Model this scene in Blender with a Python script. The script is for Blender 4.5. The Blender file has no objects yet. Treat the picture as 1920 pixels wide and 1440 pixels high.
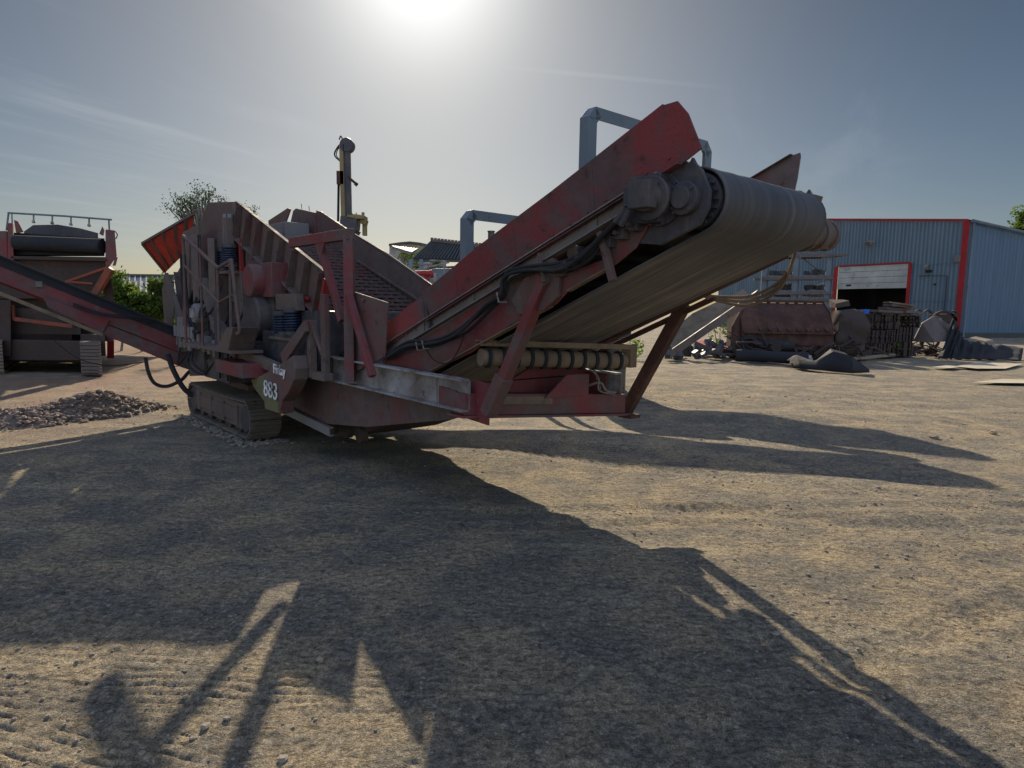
import bpy, math, random
import numpy as np
from mathutils import Vector, Matrix, noise
random.seed(7); rng = np.random.RandomState(7)
S = bpy.context.scene; COL = S.collection
R_ = math.radians

# ------------------------------------------------------------------ camera, sun, sky
H = 1.8; PITCH = R_(6.6); ROLL = R_(1.0)
cam = bpy.data.cameras.new('camera'); camo = bpy.data.objects.new('camera', cam); COL.objects.link(camo)
cam.sensor_width = 36.0; cam.lens = 36.0 * 1250 / 1920; cam.clip_start = 0.05; cam.clip_end = 4000
fw = Vector((0, math.cos(PITCH), -math.sin(PITCH))); rt0 = Vector((1, 0, 0)); up0 = rt0.cross(fw)
rt = rt0 * math.cos(ROLL) + up0 * math.sin(ROLL); up = up0 * math.cos(ROLL) - rt0 * math.sin(ROLL)
camo.matrix_world = Matrix(((rt.x, up.x, -fw.x, 0), (rt.y, up.y, -fw.y, 0), (rt.z, up.z, -fw.z, H), (0, 0, 0, 1)))
S.camera = camo
SUN_AZ = R_(-7.85); SUN_EL = R_(26.6)
sund = Vector((math.sin(SUN_AZ) * math.cos(SUN_EL), math.cos(SUN_AZ) * math.cos(SUN_EL), math.sin(SUN_EL)))
sun = bpy.data.lights.new('sun', 'SUN'); sun.energy = 5.0; sun.angle = R_(0.6); sun.color = (1.0, 0.86, 0.66)
suno = bpy.data.objects.new('sun', sun); COL.objects.link(suno)
suno.rotation_euler = (-sund).to_track_quat('-Z', 'Y').to_euler()
S.view_settings.view_transform = 'Standard'; S.view_settings.look = 'None'
S.view_settings.exposure = 0.68; S.view_settings.gamma = 1
S.render.resolution_x = 1024; S.render.resolution_y = 768
W = bpy.data.worlds.new('World'); S.world = W; W.use_nodes = True
def nn(nt, t, **k):
    n = nt.nodes.new(t)
    for a, b in k.items(): setattr(n, a, b)
    return n
nt = W.node_tree; nt.nodes.clear(); L = nt.links.new
sky = nn(nt, 'ShaderNodeTexSky', sky_type='NISHITA', sun_disc=False, sun_elevation=SUN_EL, sun_rotation=SUN_AZ,
         air_density=1.0, dust_density=1.0, ozone_density=2.0, altitude=100)
bg = nn(nt, 'ShaderNodeBackground'); bg.inputs['Strength'].default_value = 0.0555
out = nn(nt, 'ShaderNodeOutputWorld')
tc = nn(nt, 'ShaderNodeTexCoord')
def vdot(v):
    n = nn(nt, 'ShaderNodeVectorMath', operation='DOT_PRODUCT'); L(tc.outputs['Generated'], n.inputs[0]); n.inputs[1].default_value = v; return n.outputs['Value']
def mth(op, a, b=None, c=None, clamp=False, T=nt):
    n = nn(T, 'ShaderNodeMath', operation=op, use_clamp=clamp)
    for i, s in enumerate((a, b, c)):
        if s is None: continue
        if isinstance(s, (int, float)): n.inputs[i].default_value = s
        else: T.links.new(s, n.inputs[i])
    return n.outputs[0]
def maprange(T, v, a, b, c=0, d=1, smooth=False):
    n = nn(T, 'ShaderNodeMapRange'); n.interpolation_type = 'SMOOTHSTEP' if smooth else 'LINEAR'
    T.links.new(v, n.inputs[0])
    for i, x in enumerate((a, b, c, d)): n.inputs[i + 1].default_value = x
    return n.outputs[0]
# thin cirrus: stretched noise in the direction plane, a contrail along a great circle
dz = mth('MAXIMUM', vdot((0, 0, 1)), 0.03)
px = mth('DIVIDE', vdot((1, 0, 0)), dz); py = mth('DIVIDE', vdot((0, 1, 0)), dz)
cmb = nn(nt, 'ShaderNodeCombineXYZ'); L(px, cmb.inputs[0]); L(py, cmb.inputs[1])
mp = nn(nt, 'ShaderNodeMapping'); _r = [fw + rt * ((x - 960) / 1250) - up * ((y - 720) / 1250) for x, y in ((60, 30), (600, 235))]
_w = [(q.x / q.z, q.y / q.z) for q in _r]; WANG = math.atan2(_w[1][1] - _w[0][1], _w[1][0] - _w[0][0])
L(cmb.outputs[0], mp.inputs[0]); mp.vector_type = 'TEXTURE'; mp.inputs['Rotation'].default_value = (0, 0, WANG); mp.inputs['Scale'].default_value = (1 / 0.30, 1 / 1.6, 1)
n1 = nn(nt, 'ShaderNodeTexNoise'); L(mp.outputs[0], n1.inputs[0]); n1.inputs['Scale'].default_value = 1.0; n1.inputs['Detail'].default_value = 7; n1.inputs['Distortion'].default_value = 0.5; n1.inputs['Roughness'].default_value = 0.62
n2 = nn(nt, 'ShaderNodeTexNoise'); L(cmb.outputs[0], n2.inputs[0]); n2.inputs['Scale'].default_value = 0.7; n2.inputs['Detail'].default_value = 3
cl = mth('MULTIPLY', maprange(nt, n1.outputs[0], 0.46, 0.72, 0, 1, True), maprange(nt, n2.outputs[0], 0.30, 0.55, 0.2, 1, True))
def pixdir(x, y): return (fw + rt * ((x - 960) / 1250) - up * ((y - 720) / 1250)).normalized()
ca, cb = pixdir(885, 120), pixdir(1345, 163); nrm = ca.cross(cb).normalized(); mid = (ca + cb).normalized(); tang = (cb - ca).normalized()
dist = mth('ABSOLUTE', vdot(nrm)); along = vdot(tang)
L0 = ca.dot(tang); L1 = cb.dot(tang)
trail = mth('MULTIPLY', maprange(nt, dist, 0.0006, 0.0045, 1, 0, True), mth('MULTIPLY', maprange(nt, along, L0 - .01, L0 + .05, 0, 1), maprange(nt, along, L1 - .2, L1 + .03, 1, 0)))
trail = mth('MULTIPLY', trail, maprange(nt, vdot(mid), 0.3, 0.5))
# wisp patch to the upper left
wdir = pixdir(330, 150); wp = maprange(nt, vdot(wdir), 0.90, 0.99, 0.03, 1.0, True)
wdir2 = pixdir(1500, 270); wp2 = maprange(nt, vdot(wdir2), 0.985, 0.999, 0, 0.35, True)
cl = mth('MULTIPLY', cl, mth('MAXIMUM', wp, wp2))
cl = mth('ADD', mth('MULTIPLY', cl, 0.24), mth('MULTIPLY', trail, 0.16), clamp=True)
sd = vdot(tuple(sund))
g1 = mth('POWER', mth('MAXIMUM', sd, 0), 150); g2 = mth('POWER', mth('MAXIMUM', sd, 0), 16)
glow = mth('ADD', mth('MULTIPLY', g1, 8.5), mth('MULTIPLY', g2, 1.9))
gc = nn(nt, 'ShaderNodeMixRGB', blend_type='MULTIPLY'); gc.inputs[0].default_value = 1; gc.inputs[2].default_value = (1, 0.97, 0.90, 1)
cg = nn(nt, 'ShaderNodeCombineXYZ')
for i in range(3): L(glow, cg.inputs[i])
L(cg.outputs[0], gc.inputs[1])
hs = nn(nt, 'ShaderNodeHueSaturation'); hs.inputs['Saturation'].default_value = 1.25
gm_ = nn(nt, 'ShaderNodeGamma'); gm_.inputs[1].default_value = 0.72; L(sky.outputs[0], gm_.inputs[0]); L(gm_.outputs[0], hs.inputs['Color'])
# brightness over the dome: a bright low band, darker above it, boosted overhead and behind as unseen fill for the shadows
zz = vdot((0, 0, 1))
L(mth('MULTIPLY', mth('MULTIPLY', maprange(nt, zz, 0.0, 0.42, 0.92, 0.52), maprange(nt, zz, 0.48, 0.85, 1, 5.9, True)), maprange(nt, vdot((0, -1, 0)), -0.1, 0.7, 1, 5.6, True)), hs.inputs['Value'])
add = nn(nt, 'ShaderNodeMixRGB', blend_type='ADD'); add.inputs[0].default_value = 1; L(hs.outputs[0], add.inputs[1]); L(gc.outputs[0], add.inputs[2])
mx = nn(nt, 'ShaderNodeMixRGB'); L(cl, mx.inputs[0]); L(add.outputs[0], mx.inputs[1]); mx.inputs[2].default_value = (7, 7, 7, 1)
tint = nn(nt, 'ShaderNodeMixRGB', blend_type='MULTIPLY'); tint.inputs[0].default_value = 1; tint.inputs[2].default_value = (0.95, 1.0, 1.05, 1); L(mx.outputs[0], tint.inputs[1])
t2 = nn(nt, 'ShaderNodeMixRGB', blend_type='MULTIPLY'); L(maprange(nt, vdot((0, -1, 0)), -0.3, 0.4), t2.inputs[0]); t2.inputs[2].default_value = (1.22, 0.98, 0.92, 1); L(tint.outputs[0], t2.inputs[1])
t3 = nn(nt, 'ShaderNodeMixRGB', blend_type='MULTIPLY'); L(maprange(nt, zz, 0.46, 0.8), t3.inputs[0]); t3.inputs[2].default_value = (1.28, 0.99, 0.86, 1); L(t2.outputs[0], t3.inputs[1]); L(t3.outputs[0], bg.inputs['Color']); L(bg.outputs[0], out.inputs['Surface'])

# ------------------------------------------------------------------ frames and measuring
VA = R_(49.07)
UX = Vector((math.cos(VA), -math.sin(VA), 0)); VX = Vector((math.sin(VA), math.cos(VA), 0))
def M(u, v, h): return UX * u + VX * v + Vector((0, 0, h))      # machine frame: u along, v across, h up
def P(x, y, d):                                                  # point at distance d (world Y) on the line of sight measured on the photo
    r = fw + rt * ((x - 960) / 1250) - up * ((y - 720) / 1250)
    return Vector((0, 0, H)) + r * (d / r.y)
def G(x, y):                                                     # ground point
    r = fw + rt * ((x - 960) / 1250) - up * ((y - 720) / 1250)
    return Vector((0, 0, H)) + r * (-H / r.z)
def HT(y, x, d): return P(x, y, d).z

# ------------------------------------------------------------------ materials
MATS = {}
def base_mat(name):
    m = bpy.data.materials.new(name); m.use_nodes = True; MATS[name] = m
    b = m.node_tree.nodes['Principled BSDF']; return m, m.node_tree, b
def rgb(c): return (c[0], c[1], c[2], 1)
def mixc(T, f, a, b, mode='MIX'):
    n = nn(T, 'ShaderNodeMixRGB', blend_type=mode)
    for i, s in enumerate((f, a, b)):
        if isinstance(s, (int, float)): n.inputs[i].default_value = s
        elif isinstance(s, tuple): n.inputs[i].default_value = rgb(s)
        else: T.links.new(s, n.inputs[i])
    return n.outputs[0]
def tnoise(T, vec, scale, detail=5, rough=0.6, dist=0.0):
    n = nn(T, 'ShaderNodeTexNoise'); T.links.new(vec, n.inputs[0]); n.inputs['Scale'].default_value = scale
    n.inputs['Detail'].default_value = detail; n.inputs['Roughness'].default_value = rough; n.inputs['Distortion'].default_value = dist
    return n.outputs[0]
def mapping(T, vec, sc=(1, 1, 1), rot=(0, 0, 0)):
    n = nn(T, 'ShaderNodeMapping'); T.links.new(vec, n.inputs[0]); n.inputs['Scale'].default_value = sc; n.inputs['Rotation'].default_value = rot
    return n.outputs[0]
def grime(name, paint, dirt=(0.16, 0.12, 0.085), rust=(0.07, 0.03, 0.02), dirt_amt=0.5, rust_amt=0.35, rough=0.6, metal=0.0, scale=1.0, bump=0.45, streak=True):
    m, T, b = base_mat(name); o = nn(T, 'ShaderNodeTexCoord').outputs['Object']; b.inputs['Specular IOR Level'].default_value = .3
    a = tnoise(T, o, 2.2 * scale, 8, 0.65, 0.3); c = tnoise(T, o, 9 * scale, 8, 0.7); d = tnoise(T, mapping(T, o, (7, 7, .7)), 1.6 * scale, 6, .6)
    f1 = maprange(T, a, 0.62 - dirt_amt * .32, 0.78 - dirt_amt * .32)
    if streak: f1 = mth('MAXIMUM', mth('MULTIPLY', f1, .85, T=T), maprange(T, d, 0.66 - dirt_amt * .2, 0.8 - dirt_amt * .2, 0, .8), T=T)
    f2 = maprange(T, c, 0.72 - rust_amt * .25, 0.80 - rust_amt * .25)
    dk = mixc(T, maprange(T, tnoise(T, o, .8 * scale, 3), .3, .7), tuple(x * .75 for x in paint), tuple(min(1, x * 1.12) for x in paint))
    c1 = mixc(T, f1, dk, mixc(T, maprange(T, c, .3, .7), dirt, tuple(x * .6 for x in dirt)))
    c2 = mixc(T, f2, c1, rust)
    T.links.new(c2, b.inputs['Base Color']); b.inputs['Metallic'].default_value = metal
    T.links.new(mth('ADD', mth('MULTIPLY', f1, .3, T=T), rough, clamp=True, T=T), b.inputs['Roughness'])
    bp = nn(T, 'ShaderNodeBump'); bp.inputs['Strength'].default_value = bump; bp.inputs['Distance'].default_value = 0.01
    T.links.new(tnoise(T, o, 30 * scale, 6, .7), bp.inputs['Height']); T.links.new(bp.outputs[0], b.inputs['Normal'])
    return m
RED = (0.165, 0.036, 0.037)
red = grime('red_paint', RED, dirt=(0.12, 0.097, 0.085), dirt_amt=0.58, rust_amt=.4)
red2 = grime('faded_red_paint', (0.125, 0.052, 0.046), dirt=(0.13, 0.105, 0.09), dirt_amt=0.76, rust_amt=.45)
wingred = grime('wing_red_paint', (0.185, 0.034, 0.036), dirt=(0.10, 0.080, 0.076), rust=(0.06, 0.028, 0.024), dirt_amt=0.58, rust_amt=.5, scale=.8)
redclean = grime('bright_red_paint', (0.26, 0.026, 0.024), dirt_amt=0.12, rust_amt=.15)
brown = grime('dusty_brown_steel', (0.11, 0.082, 0.07), dirt=(0.17, 0.13, 0.10), dirt_amt=0.5, rust_amt=.55)
darkst = grime('dark_oily_steel', (0.045, 0.045, 0.052), dirt=(0.12, 0.10, 0.085), dirt_amt=0.5, rust_amt=.3, rough=.45)
greyb = grime('dusty_grey_steel', (0.17, 0.16, 0.155), dirt=(0.22, 0.19, 0.16), dirt_amt=0.45, rust_amt=.3)
whiteb = grime('pale_painted_steel', (0.30, 0.29, 0.28), dirt=(0.16, 0.125, 0.10), dirt_amt=0.68, rust_amt=.45)
bluegrey = grime('galvanised_blue_grey_steel', (0.13, 0.165, 0.19), dirt=(0.15, 0.12, 0.1), dirt_amt=0.3, rust_amt=.35, rough=.5)
rusty = grime('rusty_steel', (0.085, 0.040, 0.028), dirt=(0.055, 0.032, 0.026), rust=(0.13, 0.055, 0.03), dirt_amt=0.6, rust_amt=.5, rough=.85, bump=.5)
rusty2 = grime('dark_rusty_steel', (0.055, 0.040, 0.034), dirt=(0.085, 0.058, 0.042), rust=(0.04, 0.025, 0.02), dirt_amt=0.5, rust_amt=.5, rough=.9, bump=.5)
tan = grime('clay_caked_steel', (0.19, 0.14, 0.09), dirt=(0.13, 0.10, 0.07), rust=(0.1, .07, .05), dirt_amt=0.5, rust_amt=.3, rough=.8)
orange = grime('orange_paint', (0.24, 0.055, 0.026), dirt=(0.12, .07, .05), dirt_amt=0.5, rust_amt=.25)
olive = grime('olive_panel', (0.12, 0.12, 0.055), dirt=(0.15, 0.12, 0.085), dirt_amt=0.4, rust_amt=.2)
rubber = grime('black_rubber', (0.020, 0.021, 0.024), dirt=(0.05, 0.045, 0.04), dirt_amt=0.35, rust_amt=.0, rough=.85)
bluesp = grime('blue_spring_steel', (0.016, 0.026, 0.055), dirt=(0.07, .07, .08), dirt_amt=0.25, rust_amt=.1, rough=.4)
chainm = grime('worn_track_steel', (0.12, 0.105, 0.085), dirt=(0.22, 0.175, 0.12), rust=(.05, .035, .025), dirt_amt=0.5, rust_amt=.5, rough=.7, metal=.15)
yellow = grime('yellow_paint', (0.22, 0.165, 0.06), dirt_amt=0.3, rust_amt=.25)
white = grime('white_lettering', (0.75, 0.75, 0.72), dirt=(.2, .17, .14), dirt_amt=.42, rust_amt=.2, scale=3)
wood = grime('weathered_wood', (0.30, 0.23, 0.15), dirt=(0.15, .11, .08), dirt_amt=.4, rust_amt=.1, rough=.8)
card = grime('pale_cardboard', (0.42, 0.36, 0.26), dirt=(0.40, .32, .22), dirt_amt=.3, rust_amt=.05, rough=.85)
concrete = grime('grey_concrete', (0.34, 0.33, 0.30), dirt=(.22, .2, .17), dirt_amt=.4, rust_amt=.1, rough=.9)
bluesheet = grime('blue_plastic', (0.03, 0.14, 0.5), dirt_amt=.1, rust_amt=0, rough=.4)
darkroof = grime('dark_roofing', (0.055, 0.06, 0.06), dirt=(.1, .09, .07), dirt_amt=.4, rust_amt=.1)
doorw = grime('white_door_panel', (0.40, 0.41, 0.38), dirt=(.24, .22, .18), dirt_amt=.2, rust_amt=.02, rough=.5, bump=.05)
black = grime('black_and_interior_shade', (0.012, 0.012, 0.014), dirt=(.02, .018, .015), dirt_amt=.2, rust_amt=0)  # own black of fittings; also shade behind door and mesh, put into the colour
trimred = grime('red_trim', (0.33, 0.016, 0.020), dirt=(.16, .05, .045), dirt_amt=.3, rust_amt=0, bump=.03)
bark = grime('birch_bark', (0.30, 0.28, 0.24), dirt=(.06, .05, .04), dirt_amt=.5, rust_amt=.2, rough=.9)

def belt_mat(name, c1, c2, c3):
    m, T, b = base_mat(name); o = nn(T, 'ShaderNodeTexCoord').outputs['Object']
    a = tnoise(T, mapping(T, o, (.22, 5.5, .22)), 2.2, 7, .62, .15)
    e = tnoise(T, mapping(T, o, (.35, 26, .35)), 2.0, 4, .6)
    p = tnoise(T, o, 1.6, 5, .6); g = tnoise(T, o, 55, 4, .7)
    f = mth('ADD', maprange(T, a, .34, .66), maprange(T, e, .3, .7, -.2, .2), clamp=True, T=T)
    f = mth('MULTIPLY', f, maprange(T, p, .3, .62, .45, 1.1), clamp=True, T=T)
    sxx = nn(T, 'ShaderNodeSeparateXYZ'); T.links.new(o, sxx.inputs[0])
    head_shade = maprange(T, mth('ADD', sxx.outputs[0], mth('MULTIPLY', p, .25, T=T), T=T), 5.40, 5.72, 1, .30, True)  # belt darkened at the head drum: shade put into the colour
    f = mth('MULTIPLY', f, head_shade, T=T)
    col = mixc(T, f, c1, c2)
    f2 = mth('MULTIPLY', mth('MULTIPLY', maprange(T, tnoise(T, mapping(T, o, (.5, 7, .5)), 1.9, 5, .6, .3), .55, .72), maprange(T, g, .35, .6, .4, 1), T=T), head_shade, T=T)
    col = mixc(T, f2, col, c3)
    T.links.new(col, b.inputs['Base Color']); b.inputs['Roughness'].default_value = .62
    bp = nn(T, 'ShaderNodeBump'); bp.inputs['Strength'].default_value = .35; bp.inputs['Distance'].default_value = .006
    T.links.new(mth('ADD', g, mth('MULTIPLY', e, .45, T=T), T=T), bp.inputs['Height']); T.links.new(bp.outputs[0], b.inputs['Normal'])
    return m
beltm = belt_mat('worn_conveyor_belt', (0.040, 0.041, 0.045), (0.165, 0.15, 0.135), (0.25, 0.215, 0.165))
# hopper sheet: thin orange plastic that lets sun through
m, T, b = base_mat('translucent_orange_sheet'); o = nn(T, 'ShaderNodeTexCoord').outputs['Object']
tr = nn(T, 'ShaderNodeBsdfTranslucent'); ms = nn(T, 'ShaderNodeMixShader'); ms.inputs[0].default_value = .38
cc = mixc(T, maprange(T, tnoise(T, o, 4, 6), .35, .7), (0.36, 0.060, 0.038), (0.17, 0.03, 0.026))
T.links.new(cc, b.inputs['Base Color']); T.links.new(cc, tr.inputs[0])
T.links.new(b.outputs[0], ms.inputs[1]); T.links.new(tr.outputs[0], ms.inputs[2]); T.links.new(ms.outputs[0], T.nodes['Material Output'].inputs[0])
orsheet = m
# leaves
def leafmat(name, a, b_, t=.35):
    m, T, b = base_mat(name); o = nn(T, 'ShaderNodeTexCoord').outputs['Object']
    cc = mixc(T, maprange(T, tnoise(T, o, 3.5, 4), .3, .7), a, b_)
    tr = nn(T, 'ShaderNodeBsdfTranslucent'); ms = nn(T, 'ShaderNodeMixShader'); ms.inputs[0].default_value = t
    T.links.new(cc, b.inputs['Base Color']); T.links.new(cc, tr.inputs[0]); b.inputs['Roughness'].default_value = .5
    b.inputs['Specular IOR Level'].default_value = .15; b.inputs['Roughness'].default_value = .8
    T.links.new(b.outputs[0], ms.inputs[1]); T.links.new(tr.outputs[0], ms.inputs[2]); T.links.new(ms.outputs[0], T.nodes['Material Output'].inputs[0])
    return m
leaf = leafmat('bush_leaves', (0.13, 0.19, 0.03), (0.05, 0.085, 0.02), .5)
leafd = leafmat('birch_leaves', (0.05, 0.075, 0.025), (0.03, 0.05, 0.015), .2)
leafb = leafmat('weed_leaves', (0.14, 0.24, 0.03), (0.08, 0.15, 0.02), .5)
# corrugated cladding
def clad(name, c):
    m, T, b = base_mat(name); o = nn(T, 'ShaderNodeTexCoord').outputs['Object']
    st = tnoise(T, mapping(T, o, (1.5, 1.5, .15)), 1.2, 6, .65)
    cc = mixc(T, maprange(T, st, .35, .7), tuple(x * 1.1 for x in c), tuple(x * .78 for x in c))
    T.links.new(cc, b.inputs['Base Color']); b.inputs['Roughness'].default_value = .42; b.inputs['Metallic'].default_value = .1
    return m
cladA = clad('blue_grey_cladding', (0.095, 0.145, 0.185)); cladB = clad('deep_blue_cladding', (0.062, 0.115, 0.175))

# ------------------------------------------------------------------ mesh builder
class MB:
    def __init__(s): s.v = []; s.f = []; s.sm = []; s.pc = []
    def add(s, vs, fs, smooth=False):
        n = len(s.v); s.pc.append((n, n + len(vs), len(s.f), len(s.f) + len(fs))); s.v += [Vector(p) for p in vs]; s.f += [tuple(i + n for i in f) for f in fs]; s.sm += [smooth] * len(fs); return s
    def hexa(s, p):   # 8 points: bottom 4, top 4
        return s.add(p, [(3, 2, 1, 0), (4, 5, 6, 7), (0, 1, 5, 4), (1, 2, 6, 5), (2, 3, 7, 6), (3, 0, 4, 7)])
    def mbox(s, u0, u1, v0, v1, h0, h1, F=M):
        return s.hexa([F(u0, v0, h0), F(u1, v0, h0), F(u1, v1, h0), F(u0, v1, h0), F(u0, v0, h1), F(u1, v0, h1), F(u1, v1, h1), F(u0, v1, h1)])
    def prism(s, pts, off):   # polygon (list of Vector) extruded by off
        n = len(pts); off = Vector(off)
        return s.add(list(pts) + [p + off for p in pts], [tuple(range(n - 1, -1, -1)), tuple(range(n, 2 * n))] + [(i, (i + 1) % n, n + (i + 1) % n, n + i) for i in range(n)])
    def plate(s, uh, v, t=.012, F=M):     # polygon in the (u,h) plane, thickness towards +v
        return s.prism([F(u, v, h) for u, h in uh], F(0, t, 0) - F(0, 0, 0))
    def bar(s, a, b, w, h=None, upv=(0, 0, 1)):
        a, b = Vector(a), Vector(b); h = h or w; d = (b - a).normalized(); upv = Vector(upv)
        if abs(d.dot(upv)) > .97: upv = Vector((1, 0, 0))
        x = d.cross(upv).normalized() * (w / 2); y = x.cross(d).normalized() * (h / 2)
        return s.hexa([a - x - y, a + x - y, a + x + y, a - x + y, b - x - y, b + x - y, b + x + y, b - x + y])
    def angle(s, a, b, w, t, n1, n2):    # L-section: two flanges along n1 and n2
        a, b = Vector(a), Vector(b); n1 = Vector(n1).normalized(); n2 = Vector(n2).normalized()
        s.prism([a, a + n1 * w, a + n1 * w + n2 * t, a + n2 * t], b - a)
        s.prism([a + n2 * t, a + n1 * t + n2 * t, a + n1 * t + n2 * w, a + n2 * w], b - a); return s
    def chan(s, a, b, w, d, t, nw, nd):  # C-section: web width w along nw, flanges depth d along nd
        a, b = Vector(a), Vector(b); nw = Vector(nw).normalized(); nd = Vector(nd).normalized(); o = a - nw * w / 2
        q = [o, o + nw * w, o + nw * w + nd * d, o + nw * (w - t) + nd * d, o + nw * (w - t) + nd * t, o + nw * t + nd * t, o + nw * t + nd * d, o + nd * d]
        n = 8; off = b - a
        s.add(q + [p + off for p in q], [(i, (i + 1) % n, n + (i + 1) % n, n + i) for i in range(n)] + [(5, 0, 7, 6)[::-1], (0, 5, 4, 1)[::-1], (1, 4, 3, 2)[::-1], (13, 8, 15, 14), (8, 13, 12, 9), (9, 12, 11, 10)]); return s
    def tube(s, pts, r, n=8, cap=True, sm=True, r2=None):
        pts = [Vector(p) for p in pts]; rings = []; k = len(pts); prev = None
        for i, p in enumerate(pts):
            d = (pts[min(i + 1, k - 1)] - pts[max(i - 1, 0)]).normalized()
            if prev is None:
                a = d.cross(Vector((0, 0, 1)));
                if a.length < .1: a = d.cross(Vector((1, 0, 0)))
                a.normalize()
            else: a = (prev - d * prev.dot(d)).normalized()
            prev = a; b = d.cross(a); rr = r if r2 is None else r + (r2 - r) * i / (k - 1)
            rings.append([p + (a * math.cos(2 * math.pi * j / n) + b * math.sin(2 * math.pi * j / n)) * rr for j in range(n)])
        vs = [q for rg in rings for q in rg]; fs = []
        for i in range(k - 1):
            for j in range(n): fs.append((i * n + j, i * n + (j + 1) % n, (i + 1) * n + (j + 1) % n, (i + 1) * n + j))
        s.add(vs, fs, sm)
        if cap: s.add(rings[0], [tuple(range(n - 1, -1, -1))]); s.add(rings[-1], [tuple(range(n))])
        return s
    def cyl(s, a, b, r, n=20, r2=None): return s.tube([a, b], r, n, True, True, r2)
    def lathe(s, c, ax, prof, n=24):     # prof: (distance along axis, radius)
        c = Vector(c); ax = Vector(ax).normalized(); x = ax.orthogonal().normalized(); y = ax.cross(x); k = len(prof); vs = []
        for t, r in prof:
            for j in range(n): a = 2 * math.pi * j / n; vs.append(c + ax * t + (x * math.cos(a) + y * math.sin(a)) * r)
        s.add(vs, [(i * n + j, i * n + (j + 1) % n, (i + 1) * n + (j + 1) % n, (i + 1) * n + j) for i in range(k - 1) for j in range(n)], True)
        s.add(vs[:n], [tuple(range(n - 1, -1, -1))]); s.add(vs[-n:], [tuple(range(n))]); return s
    def pieces(s):
        k = len(s.pc); lo_ = [Vector([min(p[c] for p in s.v[a:b]) for c in range(3)]) for a, b, _, _ in s.pc]; hi_ = [Vector([max(p[c] for p in s.v[a:b]) for c in range(3)]) for a, b, _, _ in s.pc]
        sz = [max(hi_[i] - lo_[i]) for i in range(k)]; par = list(range(k))
        def fd(i):
            while par[i] != i: i = par[i]
            return i
        for i in range(k):
            for j in range(i + 1, k):
                g = math.sqrt(sum(max(0, lo_[i][c] - hi_[j][c], lo_[j][c] - hi_[i][c]) ** 2 for c in range(3)))
                if g <= max(.02, .49 * max(sz[i], sz[j])): par[fd(i)] = fd(j)
        out_ = {}
        for i in range(k): out_.setdefault(fd(i), []).append(i)
        return list(out_.values())
    def build(s, name, mat, parent=None, bev=0, **props):
        if parent is not None and 1 < len(s.pc) <= 120 and len(s.v) < 20000:
            gr = s.pieces()
            if 1 < len(gr) <= 14:
                first = None
                for g in sorted(gr, key=lambda q: -len(q)):
                    m_ = MB()
                    for i in g:
                        a, b, c, d = s.pc[i]; off = len(m_.v) - a; m_.v += s.v[a:b]; m_.f += [tuple(x + off for x in f) for f in s.f[c:d]]; m_.sm += s.sm[c:d]
                    o = m_.build(name, mat, parent, bev, **props); first = first or o
                return first
        me = bpy.data.meshes.new(name); W_ = WM.get(parent.name) if parent else None
        vs = s.v
        if W_ is not None: inv = W_.inverted(); vs = [inv @ p for p in s.v]; org = None
        else: org = Vector((0, 0, 0))
        if parent is None:      # origin at the base centre
            xs = [p.x for p in vs]; ys = [p.y for p in vs]; org = Vector(((min(xs) + max(xs)) / 2, (min(ys) + max(ys)) / 2, min(p.z for p in vs))); vs = [p - org for p in vs]
        me.from_pydata([tuple(p) for p in vs], [], s.f); me.polygons.foreach_set('use_smooth', s.sm); me.update()
        if any(s.sm): me.set_sharp_from_angle(angle=R_(38))
        if mat: me.materials.append(mat)
        o = bpy.data.objects.new(name, me); COL.objects.link(o)
        if parent: o.parent = parent; WM[o.name] = W_
        else: o.location = org; WM[o.name] = Matrix.Translation(org)
        if bev:
            b = o.modifiers.new('bevel', 'BEVEL'); b.width = bev; b.segments = 2; b.limit_method = 'ANGLE'; b.angle_limit = R_(40)
        for k, v in props.items(): o[k] = v
        return o
WM = {}
def thing(name, loc, rz, label, cat, group=None):
    o = bpy.data.objects.new(name, None); COL.objects.link(o); o.empty_display_size = .2
    o.location = loc; o.rotation_euler = (0, 0, rz); WM[o.name] = Matrix.Translation(Vector(loc)) @ Matrix.Rotation(rz, 4, 'Z')
    o['label'] = label; o['category'] = cat
    if group: o['group'] = group
    return o
def tag(o, label, cat, group=None, kind=None):
    o['label'] = label; o['category'] = cat
    if group: o['group'] = group
    if kind: o['kind'] = kind
    return o
def smooth_path(pts, k=5):
    pts = [Vector(p) for p in pts]; out_ = []
    for i in range(len(pts) - 1):
        p0 = pts[max(i - 1, 0)]; p1 = pts[i]; p2 = pts[i + 1]; p3 = pts[min(i + 2, len(pts) - 1)]
        for j in range(k):
            t = j / k; out_.append(.5 * ((2 * p1) + (p2 - p0) * t + (2 * p0 - 5 * p1 + 4 * p2 - p3) * t * t + (3 * p1 - p0 - 3 * p2 + p3) * t ** 3))
    return out_ + [pts[-1]]

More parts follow.
